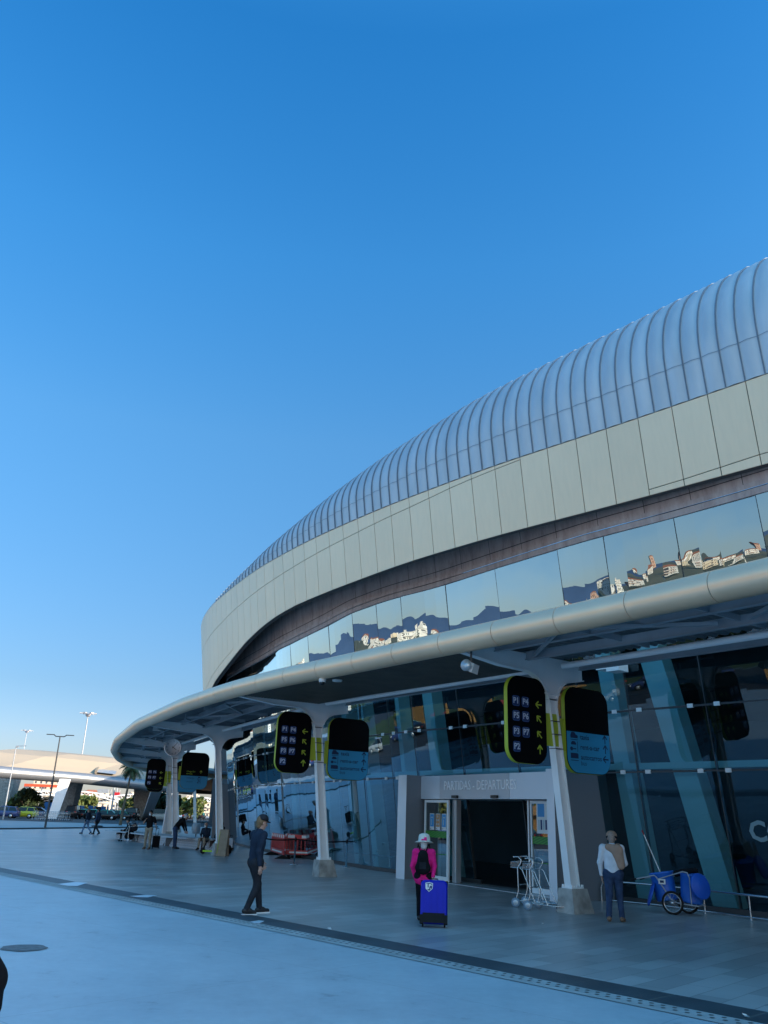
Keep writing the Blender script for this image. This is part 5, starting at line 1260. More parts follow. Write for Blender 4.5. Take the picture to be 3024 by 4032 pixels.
for (a, b) in ((W[0]+(W[1]-W[0])*.35, W[0]+(W[1]-W[0])*.52), (W[1]-(W[1]-W[0])*.05, W[1]+(W[2]-W[1])*.22), (W[2]-(W[2]-W[1])*.06, W[3])):
    mb = MB(); a, b = a-W[1], b-W[1]; d_ = (b-a); f_ = -back.normalized()*.05; up = Vector((0, 0, .50))
    q = [a+f_, a+d_*.6+f_, b+f_+up, a+d_*.4+f_+up]; r_ = [v-f_*1.4 for v in q]; mb.mesh(q+r_, [(0, 1, 2, 3), (7, 6, 5, 4), (0, 4, 5, 1), (1, 5, 6, 2), (2, 6, 7, 3), (3, 7, 4, 0)]); mb.build('chevron', 'chevron_brown', BN)
P = G(660, 3289)
TT = thing('ventilation_totem', 'tall tapered grey metal box behind the tiled bench', 'totem', P, R_(20))
mb = MB(); mb.box((0, 0, 1.0), (.95, .7, 2.0), None, 0, (.72, .8)); mb.build('casing', 'portal_grey', TT)
mb = MB(); mb.box((.1, -.0, 2.02), (.5, .5, .05)); mb.build('top_cap', 'alu', TT)
P = G(770, 3297); LB = thing('litter_bin', 'grey metal litter bin standing behind the bench', 'litter bin', P)
mb = MB(); mb.lathe([(.26, .25), (.28, .27), (.28, .98), (.25, 1.0), (.2, .96)], 20); mb.build('drum', 'grey_steel', LB)
mb = MB(); mb.lathe([(.04, .02), (.04, .26)], 10); mb.lathe([(0, 0), (.28, 0), (.28, .03), (0, .04)], 20); mb.build('stand', 'dark_steel', LB)
P = G(876, 3371); BD_ = thing('leaning_board', 'narrow folding notice board beside the third column', 'board', P, R_(-15))
mb = MB()
for q in (-1, 1): mb.beam((0, q*.18, 0), (0, q*.02, 1.1), .03, .42, (1, 0, 0))
mb.build('board_leaf', 'khaki', BD_)
mb = MB(); mb.beam((-.2, -.19, .1), (-.2, -.04, 1.0), .02, .03); mb.build('edge_strip', 'lime', BD_)
P = G(797, 3362); ES = thing('electric_scooter', 'electric scooter with a lime green deck parked by the third column', 'scooter', P, R_(-8))
mb = MB(); mb.box((.42, 0, .13), (.8, .15, .07)); mb.build('deck', mat('lime_bright', (.42, .75, .03), .4), ES)
for x in (0, .95):
    mb = MB(); mb.lathe([(0, -.03), (.11, -.03), (.13, 0), (.11, .03), (0, .03)], 18, Matrix.Translation((x, 0, .13)) @ Matrix.Rotation(R_(90), 4, 'X')); mb.build('wheel', 'black_rubber', ES)
mb = MB(); mb.tube([(0, 0, .13), (.03, 0, .25), (.16, 0, .55)], .03, 8); mb.tube([(.16, -.2, .56), (.16, .2, .56)], .015, 8); mb.build('steering_stem', 'black_rubber', ES)
# bin inside the lobby and litter on the paving
P = G(1928, 3466); LB2 = thing('litter_bin', 'dark cylindrical bin inside the open departures doorway', 'litter bin', (PP(1.75, -2.2, 0).x, PP(1.75, -2.2, 0).y, .02))
mb = MB(); mb.lathe([(.0, 0), (.24, 0), (.24, .95), (.22, 1.0)], 22); mb.build('drum', 'dark_steel', LB2); mb = MB(); mb.lathe([(.25, .7), (.25, .9)], 22); mb.build('band', 'grey_steel', LB2)
for k, (x, y, lb) in enumerate(((2940, 4013, 'crumpled white paper on the dark kerb strip at the lower right'), (1297, 3662, 'flat white scrap on the dark kerb strip'), (2138, 3640, 'tiny white scrap on the walkway below the trolleys'))):
    P = G(x, y); mb = MB(); jr2 = random.Random(k); V = [(jr2.uniform(-.05, .05), jr2.uniform(-.05, .05), jr2.uniform(.0, .035)) for _ in range(9)]
    for i in range(7): mb.face([V[i], V[i+1], V[(i+2) % 9]])
    o = mb.build('paper_scrap', 'white_plastic'); o.location = (P.x, P.y, .012); o.scale = (1, 1, 1) if k < 2 else (.6, .6, .6); tag(o, lb, 'litter')
P = G(382, 3256); o = MB().lathe([(0, .02), (.5, .02), (.6, .1), (.4, .16), (0, .18)], 14).build('stone_block', 'slate'); o.location = P; tag(o, 'low dark stone lying on the far plaza right of the two walkers', 'stone')

# ================================================================== LAMP POSTS
def lamp_post(label, p, ztop, kind, m='grey_steel', r=.09, rz=0):
    S = thing('street_lamp', label, 'street lamp', (p[0], p[1], 0), rz, 'lamp posts beyond the plaza'); h = ztop
    mb = MB(); mb.tube([(0, 0, 0), (0, 0, h*.5), (0, 0, h)], [r*1.5, r*1.1, r*.8], 10); mb.build('pole', m, S)
    mb = MB()
    if kind == 'T':
        mb.tube([(-.38, 0, h), (.38, 0, h)], .045, 6)
        mb.build('arm', m, S)
        for q in (-1, 1): mb = MB(); mb.tube([(q*.36, 0, h), (q*.52, 0, h+.12)], .045, 6); mb.box((q*.85, 0, h+.14), (.68, .2, .07)); mb.build('lamp_head', m, S)
    elif kind == 'L':
        mb.tube([(0, 0, h), (1.3, 0, h+.06)], .045, 6); mb.build('arm', m, S); mb = MB(); mb.box((.15, 0, h-.08), (.3, .2, .2)); mb.build('lamp_head', m, S)
    else:
        mb.lathe([(.5, h-.6), (.75, h), (.4, h+.3), (.0, h+.35)], 14); mb.build('crown', m, S)
        for k in range(6):
            a = k*math.pi/3+.3; mb = MB(); mb.beam((.6*math.cos(a), .6*math.sin(a), h+.1), (1.3*math.cos(a), 1.3*math.sin(a), h+.2), .1, .1); mb.box((0, 0, 0), (1.0, .7, .25), Matrix.Translation((1.6*math.cos(a), 1.6*math.sin(a), h+.2)) @ Matrix.Rotation(a, 4, 'Z')); mb.build('lamp_head', 'grey_steel', S)
    return S
P = G(177.5, 3259); lamp_post('slim dark lamp post with two flat arms, nearest of the far posts', P, zat(P, 2900), 'T', 'dark_steel', .065, R_(8))
P = G(11.6, 3226); lamp_post('thin lamp post with one short arm at the far left edge', P, zat(P, 2937), 'L', 'grey_steel', .07)
P = at(285, 3215, 230); P = (P.x, P.y); lamp_post('tallest floodlight mast with a ring of lamps above the far canopy', P, zat(P, 2812), 'M', 'grey_steel', .15)
P = at(76, 3050, 330); lamp_post('distant floodlight mast with a ring of lamps at the far left', (P.x, P.y), zat(P, 2879), 'M', 'grey_steel', .13)
P = at(470, 3050, 320); lamp_post('small floodlight mast just left of the canopy tip', (P.x, P.y), zat(P, 2980), 'M', 'grey_steel', .13)

# ================================================================== FAR CANOPY
FC = thing('far_canopy', 'far pick-up canopy with a cream roof, a glazed strip and a round silver edge tube', 'canopy', (-48, 148, 0))
A = Vector((-92, 118, 0)); Bq = G(330, 3222)+Vector((0, 0, 0)); Cq = Vector((-29, 158, 0))
e0 = at(-260, 3025, 138); e1 = at(0, 3042, 140); e2 = at(330, 3066, 148); e3 = at(470, 3083, 150); e4 = at(620, 3096, 150); e5 = at(760, 3112, 150)
E_ = [Vector((q.x, q.y, 6.9)) for q in (e0, e1, e2, e3, e4, e5)]
ZF = [zat(q, y) for q, y in zip(E_, (3020, 3040, 3066, 3081, 3096, 3110))]
for q, z in zip(E_, ZF): q.z = z
mb = MB(); mb.tube(E_, .85, 16); mb.build('edge_tube', mat('silver_tube', (.26, .28, .31), .4, .5), FC, True)
bk = Vector((.35, 1, 0)).normalized()
mb = MB()
for i in range(len(E_)-1):
    a, b = E_[i], E_[i+1]; pr = [(0, .7), (4, 1.6), (9, 2.9), (15, 3.7), (22, 4.0), (30, 3.4)]
    for j in range(len(pr)-1):
        (d0, h0), (d1, h1) = pr[j], pr[j+1]; k0 = 1; mb.face([a+bk*d0+Vector((0, 0, h0)), b+bk*d0+Vector((0, 0, h0)), b+bk*d1+Vector((0, 0, h1)), a+bk*d1+Vector((0, 0, h1))], 0, True)
    mb.face([a+bk*.2+Vector((0, 0, -.6)), b+bk*.2+Vector((0, 0, -.6)), b+bk*30+Vector((0, 0, -.2)), a+bk*30+Vector((0, 0, -.2))], 1)
    mb.face([a+bk*30+Vector((0, 0, -.2)), b+bk*30+Vector((0, 0, -.2)), b+bk*30+Vector((0, 0, 3.4)), a+bk*30+Vector((0, 0, 3.4))], 0)
mb.build('roof', [mat('cream_roof', (.37, .31, .235), .6, 0, .05, .1), 'dark_steel'], FC, True)
mb = MB(); q0 = E_[2].lerp(E_[3], .30)+Vector((0, 0, .35)); q1 = E_[2].lerp(E_[3], .85)+Vector((0, 0, .35))
pr = [(0, .86), (4, 1.76), (9, 3.06), (15, 3.86), (22, 4.16)]
for j in range(4):
    (d0, h0), (d1, h1) = pr[j], pr[j+1]; sk = lambda d: Vector((-.55*d, 0, 0))
    mb.face([q0+bk*d0+sk(d0)+Vector((0, 0, h0)), q1+bk*d0+sk(d0)+Vector((0, 0, h0)), q1+bk*d1+sk(d1)+Vector((0, 0, h1)), q0+bk*d1+sk(d1)+Vector((0, 0, h1))], 0)
    mb.beam(q0+bk*d0+sk(d0)+Vector((0, 0, h0)), q0+bk*d1+sk(d1)+Vector((0, 0, h1)), .35, .5, (0, 0, 1), 1)
mb.build('skylight', [mat('sky_glass', (.35, .4, .45), .25, .3), 'khaki'], FC, True)
def strut(pb, ptop, z, w0=.9, w1=2.1):
    mb = MB(); a = Vector((pb[0], pb[1], 0)); b = Vector((ptop[0], ptop[1], z)); r_ = Vector((.95, .3, 0)).normalized(); f_ = Vector((-.3, .95, 0)).normalized()*.6
    V = [a-r_*w0-f_, a+r_*w0-f_, a+r_*w0+f_, a-r_*w0+f_, b-r_*w1*.6-f_, b+r_*w1*.6-f_, b+r_*w1*.6+f_, b-r_*w1*.6+f_]
    mb.mesh(V, [(0, 3, 2, 1), (4, 5, 6, 7), (0, 1, 5, 4), (1, 2, 6, 5), (2, 3, 7, 6), (3, 0, 4, 7)]); mb.build('slanted_strut', 'white_steel', FC, True)
Pb = G(205, 3224); Pt = at(258, 3066, Pb.length); strut(Pb, Pt, zat(Pt, 3068), .65, 1.3)
Pb = G(572, 3230); Pt = at(620, 3100, 128); strut(Pb, Pt, zat(Pt, 3105), .65, 1.3)
Pb = at(-60, 3222, 140); Pt = at(-30, 3080, 140); strut(Pb, Pt, zat(Pt, 3080), .65, 1.3)
for x, d in ((262, 160), (560, 160), (8, 165)):
    q = at(x, 3200, d); mb = MB(); mb.box((q.x, q.y, 3.3), (2.2, 2.2, 6.6), None, 0, (1.6, 1.4)); mb.build('pier', 'rough_concrete', FC, True)

# ================================================================== PALM, TREES
def palm(label, p, h, lean, s=1.):
    S = thing('palm_tree', label, 'palm tree', p); top = Vector((lean[0], lean[1], h))
    pts = [Vector((top.x*f**1.4, top.y*f**1.4, h*f)) for f in np.linspace(0, 1, 9)]
    mb = MB(); mb.tube(pts, [.26*s-.012*k for k in range(9)], 10); mb.build('trunk', 'bark', S)
    mb = MB(); rr = random.Random(5)
    for k in range(34):
        az = rr.uniform(0, 2*math.pi); el = rr.uniform(-.5, 1.2); L_ = rr.uniform(2.2, 2.9)*s; pr_ = top.copy(); d = Vector((math.cos(az)*math.cos(el), math.sin(az)*math.cos(el), math.sin(el)))
        prev = top; side = Vector((-math.sin(az), math.cos(az), 0)); n_ = 12
        for i in range(1, n_+1):
            d = (d+Vector((0, 0, -.16))).normalized(); nx_ = prev+d*L_/n_
            mb.mesh([prev-side*.03, prev+side*.03, nx_+side*.02, nx_-side*.02], [(0, 1, 2, 3)])
            for q in (-1, 1):
                ll = .55*s*math.sin(math.pi*min(1, .15+i/n_*.85))+.08
                for w2 in (0, .5):
                    b0 = prev.lerp(nx_, w2); e = b0+side*q*ll+d*ll*.35+Vector((0, 0, -ll*rr.uniform(.35, .8))); mb.mesh([b0, b0+d*.07, e], [(0, 1, 2)])
            prev = nx_
    mb.build('crown', 'palm_leaf', S); return S
P = G(473, 3250); ht = zat(P, 3022)
tx = at(521, 3030, Vector((P.x, P.y)).length); palm('palm tree with a leaning trunk in front of the far canopy', P, ht, (tx.x-P.x, tx.y-P.y), ht/9.0)
def tree_mesh(mb, R, H, seed, n=1500, leaf=.35):
    rr = random.Random(seed); cl = [(rr.gauss(0, R*.45), rr.gauss(0, R*.45), H*.62+rr.uniform(-.25, .2)*H, rr.uniform(.25, .42)*R) for _ in range(11)]
    for _ in range(n):
        x, y, z, r = rr.choice(cl); u = Vector((rr.gauss(0, 1), rr.gauss(0, 1), rr.gauss(0, .8))).normalized()*r*rr.uniform(.6, 1.05); c = Vector((x, y, z))+u
        a = Vector((rr.gauss(0, 1), rr.gauss(0, 1), rr.gauss(0, 1))).normalized(); b = a.orthogonal().normalized(); b2 = a.cross(b); l = leaf*rr.uniform(.6, 1.3)
        mb.mesh([c-b*l-b2*l*.5, c+b*l-b2*l*.5, c+b*l*.6+b2*l*.6, c-b*l*.6+b2*l*.6], [(0, 1, 2, 3)])
def tree(label, p, R, H, m, seed, group='trees around the far car park'):
    S = thing('tree', label, 'tree', p, 0, group); rr = random.Random(seed)
    mb = MB(); mb.tube([(0, 0, 0), (.1, 0, H*.3), (0, .1, H*.6)], [H*.04, H*.03, H*.015], 8)
    for k in range(4):
        a = rr.uniform(0, 6.3); mb.tube([(.05, 0, H*.3), (R*.4*math.cos(a), R*.4*math.sin(a), H*.6)], [H*.018, H*.006], 6)
    mb.build('trunk', 'bark', S); mb = MB(); tree_mesh(mb, R, H, seed, 1300, R*.11); mb.build('crown', m, S); return S
TR = [(68, 3150, 165, 5.5, 'leaf_light', 'olive green tree in sunlight at the far left'), (100, 3165, 152, 4.2, 'leaf_dark', 'dark round tree left of the slanted strut'), (330, 3160, 190, 4.5, 'leaf_light', 'sunlit small tree behind the blue banners'),
      (520, 3160, 200, 4.5, 'leaf_light', 'yellow green tree behind the palm trunk'), (640, 3150, 175, 6.5, 'leaf_dark', 'large green tree right of the second slanted strut'), (755, 3175, 200, 5.5, 'leaf_light', 'pale green tree under the arrivals signs'),
      (205, 3140, 230, 4.5, 'leaf_light', 'small tree seen behind the left strut'), (20, 3150, 175, 4.5, 'leaf_dark', 'dark shrub like tree at the left border')]
for k, (x, y, d, R, m_, lb) in enumerate(TR):
    q = at(x, y, d); tree(lb, (q.x, q.y, 0), R*.62, zat(q, (3122, 3112, 3136, 3130, 3128, 3138, 3138, 3112)[k])*1.05, m_, 20+k)
for k, (x, y, R, H) in enumerate(((-64, 30, 3, 6), (-75, 18, 4, 7), (-88, 40, 4, 8), (-66, 60, 3.5, 7), (-95, 5, 5, 8), (-64, -12, 3, 5), (-68, 78, 3.5, 7), (-66, 46, 3, 6), (-72, 92, 4, 8), (-84, 66, 4, 8))):
    tree(('dark green' if k % 2 == 0 else 'olive green')+' roadside tree on the lawn mirrored in the terminal glass', (x, y, 0), R, H, 'leaf_light' if k % 2 else 'leaf_dark', 50+k, 'trees mirrored in the glass front')

# ================================================================== CARS
def car(label, loc, rz, kind, colors, group='cars parked beyond the plaza'):
    C = thing('parked_car', label, 'car', loc, rz, group); body, roofc = colors
    if kind == 'sedan': L_, W_, pts = 4.6, 1.8, [(-2.3, .35, .78, .80), (-2.2, .25, .92, .86), (-1.4, .22, .97, .9), (0, .22, .96, .9), (1.2, .22, .92, .9), (2.0, .25, .78, .84), (2.3, .35, .62, .72)]; cab = [(-1.85, .95), (-1.15, 1.40), (.15, 1.44), (1.15, .93)]
    elif kind == 'hatch': L_, W_, pts = 4.1, 1.75, [(-2.05, .35, .85, .80), (-1.95, .25, .98, .86), (-1.2, .22, 1.0, .88), (0, .22, .98, .88), (1.0, .22, .95, .88), (1.8, .25, .8, .82), (2.05, .35, .64, .7)]; cab = [(-1.95, .98), (-1.6, 1.45), (.2, 1.5), (1.1, .95)]
    else: L_, W_, pts = 4.9, 1.9, [(-2.45, .35, 1.1, .88), (-2.35, .25, 1.2, .93), (-1.2, .22, 1.2, .95), (0, .22, 1.18, .95), (1.3, .22, 1.12, .95), (2.2, .25, .95, .88), (2.45, .35, .75, .76)]; cab = [(-2.4, 1.18), (-2.2, 1.88), (.9, 1.92), (1.75, 1.12)]
    mb = MB(); V = []; hw = W_/2
    for (x, zb, zt, k) in pts:
        h_ = hw*k/.9; V += [(x, -h_*.92, zb), (x, h_*.92, zb), (x, h_, (zb+zt)/2), (x, h_*.97, zt-.06), (x, h_*.85, zt), (x, -h_*.85, zt), (x, -h_*.97, zt-.06), (x, -h_, (zb+zt)/2)]
    n_ = 8; F = [(i*n_+k, (i+1)*n_+k, (i+1)*n_+(k+1) % n_, i*n_+(k+1) % n_) for i in range(len(pts)-1) for k in range(n_)]+[tuple(range(n_)), tuple(reversed(range((len(pts)-1)*n_, len(pts)*n_)))]
    mb.mesh(V, F, 0, True); mb.build('body', body, C)
    (x0, z0), (x1, z1), (x2, z2), (x3, z3) = cab; wb, wt = hw*.90, hw*.70
    V = [(x0, -wb, z0), (x3, -wb, z3), (x3, wb, z3), (x0, wb, z0), (x1, -wt, z1), (x2, -wt, z2), (x2, wt, z2), (x1, wt, z1)]
    mb = MB(); mb.mesh(V, [(0, 1, 5, 4), (1, 2, 6, 5), (2, 3, 7, 6), (3, 0, 4, 7)]); mb.build('window', 'car_glass', C)
    mb = MB(); V2 = [(x1-.06, -wt-.02, z1-.01), (x2+.06, -wt-.02, z2-.01), (x2+.06, wt+.02, z2-.01), (x1-.06, wt+.02, z1-.01), (x1+.1, -wt+.1, z1+.06), (x2-.1, -wt+.1, z2+.06), (x2-.1, wt-.1, z2+.06), (x1+.1, wt-.1, z1+.06)]
    mb.mesh(V2, [(4, 5, 6, 7), (0, 1, 5, 4), (1, 2, 6, 5), (2, 3, 7, 6), (3, 0, 4, 7)], 0, True)
    for q in (-1, 1):
        mb.beam(((x0+x1)/2 if 0 else x0+.02, q*(wb+.005), z0), (x1, q*(wt+.01), z1), .07, .03); mb.beam((x3, q*(wb+.005), z3), (x2, q*(wt+.01), z2), .07, .03); xm = (x1+x2)/2-.1; mb.beam((xm, q*(wb+.008), z0), (xm, q*(wt+.012), z1), .08, .02)
    mb.build('roof', roofc, C)
    for x in (-L_*.30, L_*.31):
        for q in (-1, 1):
            T = Matrix.Translation((x, q*(hw-.08), .32)) @ Matrix.Rotation(R_(90), 4, 'X'); mb = MB(); mb.lathe([(.2, -.11), (.30, -.11), (.32, -.07), (.32, .07), (.30, .11), (.2, .11)], 18, T); w_ = mb.build('wheel', 'black_rubber', C)
            mb = MB(); mb.lathe([(0, -.115), (.2, -.112), (.2, .112), (0, .115)], 14, T); mb.build('rim', 'alu', w_)
    for q in (-1, 1):
        mb = MB(); mb.box((pts[-1][0]-.07, q*hw*.62, .66), (.16, .34, .12)); mb.build('headlight', 'headlamp', C)
        mb = MB(); mb.box((pts[0][0]+.05, q*hw*.66, pts[0][2]-.06), (.14, .26, .14)); mb.build('tail_light', 'tail_red', C)
    return C
mat('car_glass', (.015, .02, .025), .08); mat('headlamp', (.6, .62, .65), .15); mat('tail_red', (.35, .01, .01), .3)
for nm, c_ in (('car_black', (.012, .012, .014)), ('car_green', (.03, .34, .26)), ('car_yellow', (.40, .44, .03)), ('car_blue', (.04, .07, .2)), ('car_white', (.6, .62, .62)), ('car_grey', (.12, .13, .14)), ('car_silver', (.36, .38, .4))): mat(nm, c_, .22, 0, .03, 1)
YC = G(84, 3222)
yc = car('yellow green rental car with a round emblem on its door, far left', (YC.x, YC.y, 0), R_(5)+math.pi, 'hatch', ('car_yellow', 'car_yellow'))
mb = MB(); mb.lathe([(.0, .0), (.24, .0)], 18, Matrix.Translation((.3, -.93, .68)) @ Matrix.Rotation(R_(90), 4, 'X'), 0, False); mb.lathe([(.0, .01), (.24, .01)], 18, Matrix.Translation((.3, .93, .68)) @ Matrix.Rotation(R_(-90), 4, 'X'), 0, False); mb.build('door_emblem', 'car_grey', yc)
taxi = car('black taxi with a green roof parked behind the two walkers', (0, 0, 0), 0, 'sedan', ('car_black', 'car_green'))
van = car('dark people carrier parked beyond the trolleys', (0, 0, 0), 0, 'van', ('car_black', 'car_black'))
blue = car('dark blue hatchback behind the yellow green car', (0, 0, 0), 0, 'hatch', ('car_blue', 'car_blue'))
white = car('white van with a pale side in the shade of the far canopy', (0, 0, 0), 0, 'van', ('car_white', 'car_black'))
grey = car('grey saloon in the second row of the car park', (0, 0, 0), 0, 'sedan', ('car_grey', 'car_grey')); silver = car('silver hatchback in the sunny back row of the car park', (0, 0, 0), 0, 'hatch', ('car_silver', 'car_silver'))
def put(proto, x, y, rz, label=None, used=set()):
    p = G(x, y)
    if proto.name not in used: used.add(proto.name); c = proto
    else: c = copy_tree(proto)
    c.location = (p.x, p.y, 0); c.rotation_euler = (0, 0, rz)
    if label: c['label'] = label
    return c
put(blue, 150, 3218, R_(8)); put(blue, 10, 3221, R_(186), 'dark blue car at the left border beside the thin lamp post')
put(van, 285, 3224, R_(100)); put(taxi, 335, 3225, R_(80)); put(taxi, 372, 3226, R_(84), 'black taxi with a green roof, second one right of the walkers')
put(taxi, 408, 3228, R_(184), 'black taxi with a green roof seen side on left of the palm trunk'); put(taxi, 458, 3229, R_(184), 'black taxi with a green roof behind the palm trunk')
put(van, 520, 3229, R_(95), 'dark van behind the seated person in black'); put(van, 305, 3216, R_(94), 'dark van in the second row behind the walkers')
put(white, 622, 3232, R_(182)); put(taxi, 560, 3226, R_(90), 'black taxi with a green roof beside the second slanted strut')
put(taxi, 790, 3226, R_(92), 'black taxi with a green roof seen above the trolleys behind the bench'); put(van, 655, 3222, R_(92), 'dark van behind the white van'); put(grey, 735, 3224, R_(95)); put(grey, 230, 3214, R_(4), 'grey saloon behind the slanted strut')
for k, (x, y, pr_) in enumerate(((60, 3208, silver), (125, 3207, white), (205, 3207, silver), (255, 3206, grey), (330, 3208, silver), (395, 3209, white), (440, 3210, silver), (500, 3211, silver), (545, 3210, grey), (600, 3212, silver), (680, 3213, white), (745, 3214, silver))):
    c = put(pr_, x, y, R_(90+8*((k*37) % 5)), ['small silver hatchback in the sunny back row', 'pale van in the sunny back row', 'dark grey saloon in the sunny back row'][{silver.name: 0, white.name: 1, grey.name: 2}[pr_.name]]); c['group'] = 'cars in the sunny back row'

for k in range(15):
    y_ = -20+k*8.2; x_ = -50.5-(1.2 if k % 3 == 1 else 0)-(max(0, y_-60)*.22); pr_ = (silver, grey, white, taxi, blue)[k % 5]; c = copy_tree(pr_); c.location = (x_, y_, 0); c.rotation_euler = (0, 0, R_(92+k*3 % 5))
    c['label'] = {0: 'silver hatchback', 1: 'dark grey saloon', 2: 'pale van', 3: 'black taxi with a green roof', 4: 'dark blue hatchback'}[k % 5]+' parked on the side street mirrored in the glass'; c['group'] = 'cars parked on the side street'

# ================================================================== WAVY CANOPIES, BANNERS, TOWN
ARC = [(175, 3140, 210, 9), (330, 3150, 215, 9), (545, 3150, 215, 9), (790, 3150, 210, 9), (60, 3150, 240, 9)]
for k, (x, y, d, wd) in enumerate(ARC):
    q = at(x, y, d); hh = zat(q, (3116, 3118, 3128, 3140, 3122)[k]); W_ = (11, 14, 16, 12, 12)[k]
    S = thing('arched_shelter', ['white lattice arch shelter left of the slanted strut', 'wide white lattice arch shelter behind the blue banners', 'white lattice arch shelter behind the palm trunk', 'white lattice arch shelter under the arrivals signs', 'pale arch shelter at the far left'][k], 'shelter', (q.x, q.y, 0), R_(12), 'white arched shelters in the car park')
    mb = MB(); n_ = 16; top = []; bot = []
    for i in range(n_+1):
        u_ = -1+2*i/n_; z = hh-1.2+1.2*math.cos(u_*math.pi); z = hh-2.4+2.4*(0.5+.5*math.cos(u_*math.pi)); top.append(Vector((u_*W_, 0, z))); bot.append(Vector((u_*W_, 0, z-.7)))
    for y_ in (0,): mb.tube(top, .14, 6); mb.tube(bot, .14, 6)
    for i in range(n_): mb.tube([top[i], bot[i+1]], .07, 5); mb.tube([bot[i], top[i]], .07, 5)
    mb.build('lattice_arch', 'white_steel', S)
    mb = MB()
    for i in range(n_): mb.face([top[i]+Vector((0, .3, -.2)), top[i+1]+Vector((0, .3, -.2)), top[i+1]+Vector((0, 14, -.2)), top[i]+Vector((0, 14, -.2))], 0, True)
    mb.build('roof_sheet', 'cream_roof', S)
    for u_ in (-.95, .95): mb = MB(); mb.tube([(u_*W_, 1, 0), (u_*W_, 1, hh-2.3)], .22, 8); mb.build('post', 'white_steel', S)
for k, (x, y0, y1) in enumerate(((310, 3172, 3198), (357, 3172, 3198), (407, 3175, 3199), (183, 3158, 3205))):
    q = at(x, (y0+y1)/2, 172); S = thing('banner', 'tall blue banner board in the sunny car park' if k < 3 else 'blue banner board behind the mid lamp post', 'banner', (q.x, q.y, 0), R_(10), 'blue banner boards in the car park')
    za, zb = zat(q, y1), zat(q, y0); mb = MB(); mb.box((0, 0, (za+zb)/2), (.9, .12, zb-za)); mb.box((.75, 0, (za+zb)/2-.05), (.35, .1, zb-za)); mb.build('board', mat('banner_blue', (.05, .17, .42), .6), S)
    mb = MB(); mb.tube([(0, .1, 0), (0, .1, za)], .05, 6); mb.build('pole', 'grey_steel', S)
q = at(168, 3092, 260); S = thing('roof_sign', 'red orange roof sign above the far pale houses', 'sign', (q.x, q.y, 0)); z1, z0 = zat(q, 3088), zat(q, 3099)
mb = MB(); mb.box((0, 0, (z0+z1)/2), (10, .6, z1-z0)); mb.build('panel', mat('orange_red', (.7, .11, .04), .6), S); mb = MB(); mb.tube([(0, .5, 0), (0, .5, z0)], .4, 8); mb.build('mast', 'grey_steel', S)
q = at(435, 3115, 250); S = thing('lattice_hoarding', 'grey and red advertising hoarding on a frame near the palm', 'hoarding', (q.x, q.y, 0)); z1, z0 = zat(q, 3108), zat(q, 3124)
mb = MB(); mb.box((-2, 0, (z0+z1)/2), (3, .4, z1-z0)); mb.build('panel', 'grey_steel', S); mb = MB(); mb.box((1.8, 0, (z0+z1)/2-.6), (1.6, .4, (z1-z0)*.8)); mb.build('red_panel', 'stripe_red', S); mb = MB()
for x_ in (-3, 0, 2.4): mb.tube([(x_, .4, 0), (x_, .4, z1)], .12, 6)
mb.build('legs_frame', 'grey_steel', S)
q = at(450, 3110, 180); lamp_post('plain white pole right of the blue banners', (q.x, q.y), zat(q, 3085), 'L', 'alu', .16)

def wall_mat(name, col):
    m, n, L, p = node_mat(name, .85); tc = n.new('ShaderNodeTexCoord'); sp = n.new('ShaderNodeSeparateXYZ'); L.new(tc.outputs['Object'], sp.inputs[0])
    def M(op, a, b=None):
        q = n.new('ShaderNodeMath'); q.operation = op
        for i_, v in enumerate((a, b)):
            if v is None: continue
            if isinstance(v, (int, float)): q.inputs[i_].default_value = v
            else: L.new(v, q.inputs[i_])
        return q.outputs[0]
    ad = M('ADD', sp.outputs[0], sp.outputs[1]); fx = M('FRACT', M('DIVIDE', ad, 3.1)); fz = M('FRACT', M('DIVIDE', sp.outputs[2], 3.0))
    w_ = M('MULTIPLY', M('MULTIPLY', M('GREATER_THAN', fx, .3), M('LESS_THAN', fx, .68)), M('MULTIPLY', M('GREATER_THAN', fz, .32), M('LESS_THAN', fz, .78)))
    mx = n.new('ShaderNodeMix'); mx.data_type = 'RGBA'; mx.inputs['A'].default_value = (*col, 1); mx.inputs['B'].default_value = (.06, .07, .09, 1); L.new(w_, mx.inputs['Factor']); L.new(mx.outputs['Result'], p.inputs['Base Color'])
for nm, c_ in (('wall_white', (.74, .72, .68)), ('wall_cream', (.66, .56, .42)), ('wall_pink', (.55, .36, .29)), ('wall_pale', (.6, .6, .6))): wall_mat(nm, c_)
mat('roof_terracotta', (.36, .13, .07), .8); mat('roof_flat', (.5, .49, .47), .8)
protos = []
hr = random.Random(11)
